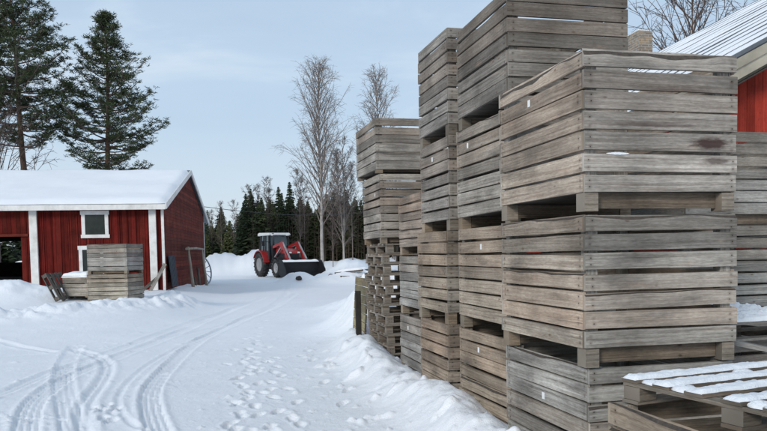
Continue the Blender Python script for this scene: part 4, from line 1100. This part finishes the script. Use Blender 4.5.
def spruce_mesh(seed, H, rb_, dens):
    rng = random.Random(seed); tr = MB(); cr = MB()
    tr.tube([(0, 0, -.4), (.03, 0, H * .5), (0, 0, H * .98)], [.13, .08, .015], 7)
    z = .35
    while z < H - .15:
        f = z / H; r = rb_ * (1 - f) ** .85 * rng.uniform(.8, 1.12) + .06
        nb = max(4, int(dens * (1 - f * .55))); a0 = rng.uniform(0, 6.28)
        for k in range(nb):
            a = a0 + 2 * math.pi * k / nb + rng.uniform(-.25, .25); L_ = r * rng.uniform(.65, 1.15)
            d = Vector((math.cos(a), math.sin(a), 0)); sd_ = Vector((-math.sin(a), math.cos(a), 0)); n = 3
            for j in range(n):
                s0, s1 = j / n * L_, (j + 1.25) / n * L_
                zz0 = z - .30 * s0 + .10 * f; zz1 = z - .42 * s1 + .1 * s1 * s1 / max(L_, .1)
                wd = (.13 + .24 * L_ * (.35 + .65 * math.sin(math.pi * (j + .6) / (n + .4)))) * rng.uniform(.7, 1.1)
                for sg_ in (-1, 1):
                    q = len(cr.V)
                    cr.V += [d * s0 + Vector((0, 0, zz0)), d * s1 + Vector((0, 0, zz1 + rng.uniform(-.06, .06))), d * (s0 + s1 * .9) * .55 + sd_ * wd * sg_ + Vector((0, 0, (zz0 + zz1) / 2 - .12 - rng.uniform(0, .16)))]
                    cr.face([q, q + 1, q + 2])
        z += H * .026 * rng.uniform(.8, 1.2)
    return tr, cr
protos = []
for i, (H, rbb, dn, mt) in enumerate([(8.6, 2.5, 13, needle_s), (7.6, 2.8, 14, needle_s2), (9.2, 2.1, 12, needle_s), (6.6, 2.5, 13, needle_s2)]):
    tr_, cr_ = spruce_mesh(60 + i, H, rbb, dn)
    protos.append((tr_, cr_, mt))
LAB = ['dark green spruce of the forest edge beyond the snowbank', 'olive green bushy spruce of the forest edge beyond the snowbank', 'tall narrow dark spruce of the forest edge beyond the snowbank', 'small olive spruce of the forest edge beyond the snowbank']
pos = []; rt = random.Random(77)
for i in range(175):
    pxx = rt.uniform(196, 400); d = rt.uniform(72, 96) if pxx > 244 else rt.uniform(88, 112)
    if i < 39: pxx = 246 + (i % 13) * 9.2 + rt.uniform(-3, 3); d = rt.uniform(70, 76)
    a = math.atan((pxx - 383.5) / 735) + YAW; s_ = d / math.cos(a - YAW)
    pos.append((s_ * math.sin(a), s_ * math.cos(a)))
made = [None] * 4
for i, (x, y) in enumerate(pos):
    k = rt.choice((0, 1, 1, 2, 3, 3))
    if made[k] is None:
        o = empty('spruce_tree', (x, y, 0), 0, LAB[k], 'spruce tree', 'spruces of the forest edge')
        protos[k][0].build('trunk', barkp, o); protos[k][1].build('crown', protos[k][2], o); made[k] = o
    else: o = copy_tree(made[k])
    s_ = rt.uniform(.64, .92)
    if y > 86 and x < 6: s_ *= .85
    o.location = (x, y, gz(x, y) - .2); o.scale = (s_, s_, s_ * rt.uniform(.9, 1.12)); o.rotation_euler = (0, 0, rt.uniform(0, 6.28)); o['label'] = LAB[k]
# farther wood that reads as one mass
fm = MB(); fr_ = random.Random(5)
for (tr_, cr_, mt) in protos[:1]:
    V = np.array([tuple(v) for v in cr_.V]); nf = len(cr_.F)
sel = [f for i, f in enumerate(cr_.F) if i % 2 == 0] if False else protos[0][1].F[::2]
for i in range(120):
    a = R(fr_.uniform(-34, 40)) + YAW; d = fr_.uniform(104, 150)
    x, y = d * math.sin(a), d * math.cos(a); s_ = fr_.uniform(.85, 1.25); z0 = gz(x, y); ca, sa = math.cos(i), math.sin(i); base = len(fm.V)
    for v in V: fm.V.append(Vector((x + s_ * 1.25 * (v[0] * ca - v[1] * sa), y + s_ * 1.25 * (v[0] * sa + v[1] * ca), z0 + s_ * v[2])))
    for f in sel: fm.face([base + q for q in f])
o = fm.build('far_forest', needle_s); tag(o, 'dark spruce wood far behind the yard reading as one mass', 'forest', kind='stuff')
# brown understorey of thin stems
um = MB(); ur = random.Random(6)
for i in range(900):
    pxx = ur.uniform(250, 420); d = ur.uniform(67, 92); a = math.atan((pxx - 383.5) / 735) + YAW; s_ = d / math.cos(a - YAW)
    x, y = s_ * math.sin(a), s_ * math.cos(a); z0 = gz(x, y) - .1; h_ = ur.uniform(1.5, 5.8); lx_ = ur.uniform(-.3, .3)
    um.tube([(x, y, z0), (x + lx_ * .4, y, z0 + h_ * .5), (x + lx_, y, z0 + h_)], [.035, .026, .010], 3, cap=False)
    for q in range(7):
        zz = z0 + h_ * ur.uniform(.15, .95); aa_ = ur.uniform(0, 6.28); l_ = ur.uniform(.4, 1.1)
        um.tube([(x, y, zz), (x + math.cos(aa_) * l_, y + math.sin(aa_) * l_, zz + l_ * ur.uniform(.1, .8))], [.018, .008], 3, cap=False)
o = um.build('brown_thicket', simple('brown_thicket_stems', (.075, .055, .038), .9, .3, 2)); tag(o, 'brown leafless thicket between the spruces at the forest edge', 'thicket', kind='stuff')

# overhead wire
wv = MB(); A = Vector((-1.6, 41.5, 4.6)); Bv = Vector((20.0, 69.0, 6.4)); pts = []
for k in range(25):
    u = k / 24; p = A.lerp(Bv, u); p.z -= .9 * 4 * u * (1 - u); pts.append(p)
wv.tube(pts, .017, 5)
o = wv.build('power_line', M['metal_dark']); tag(o, 'thin dark overhead wire running from the left barn towards the forest', 'wire')
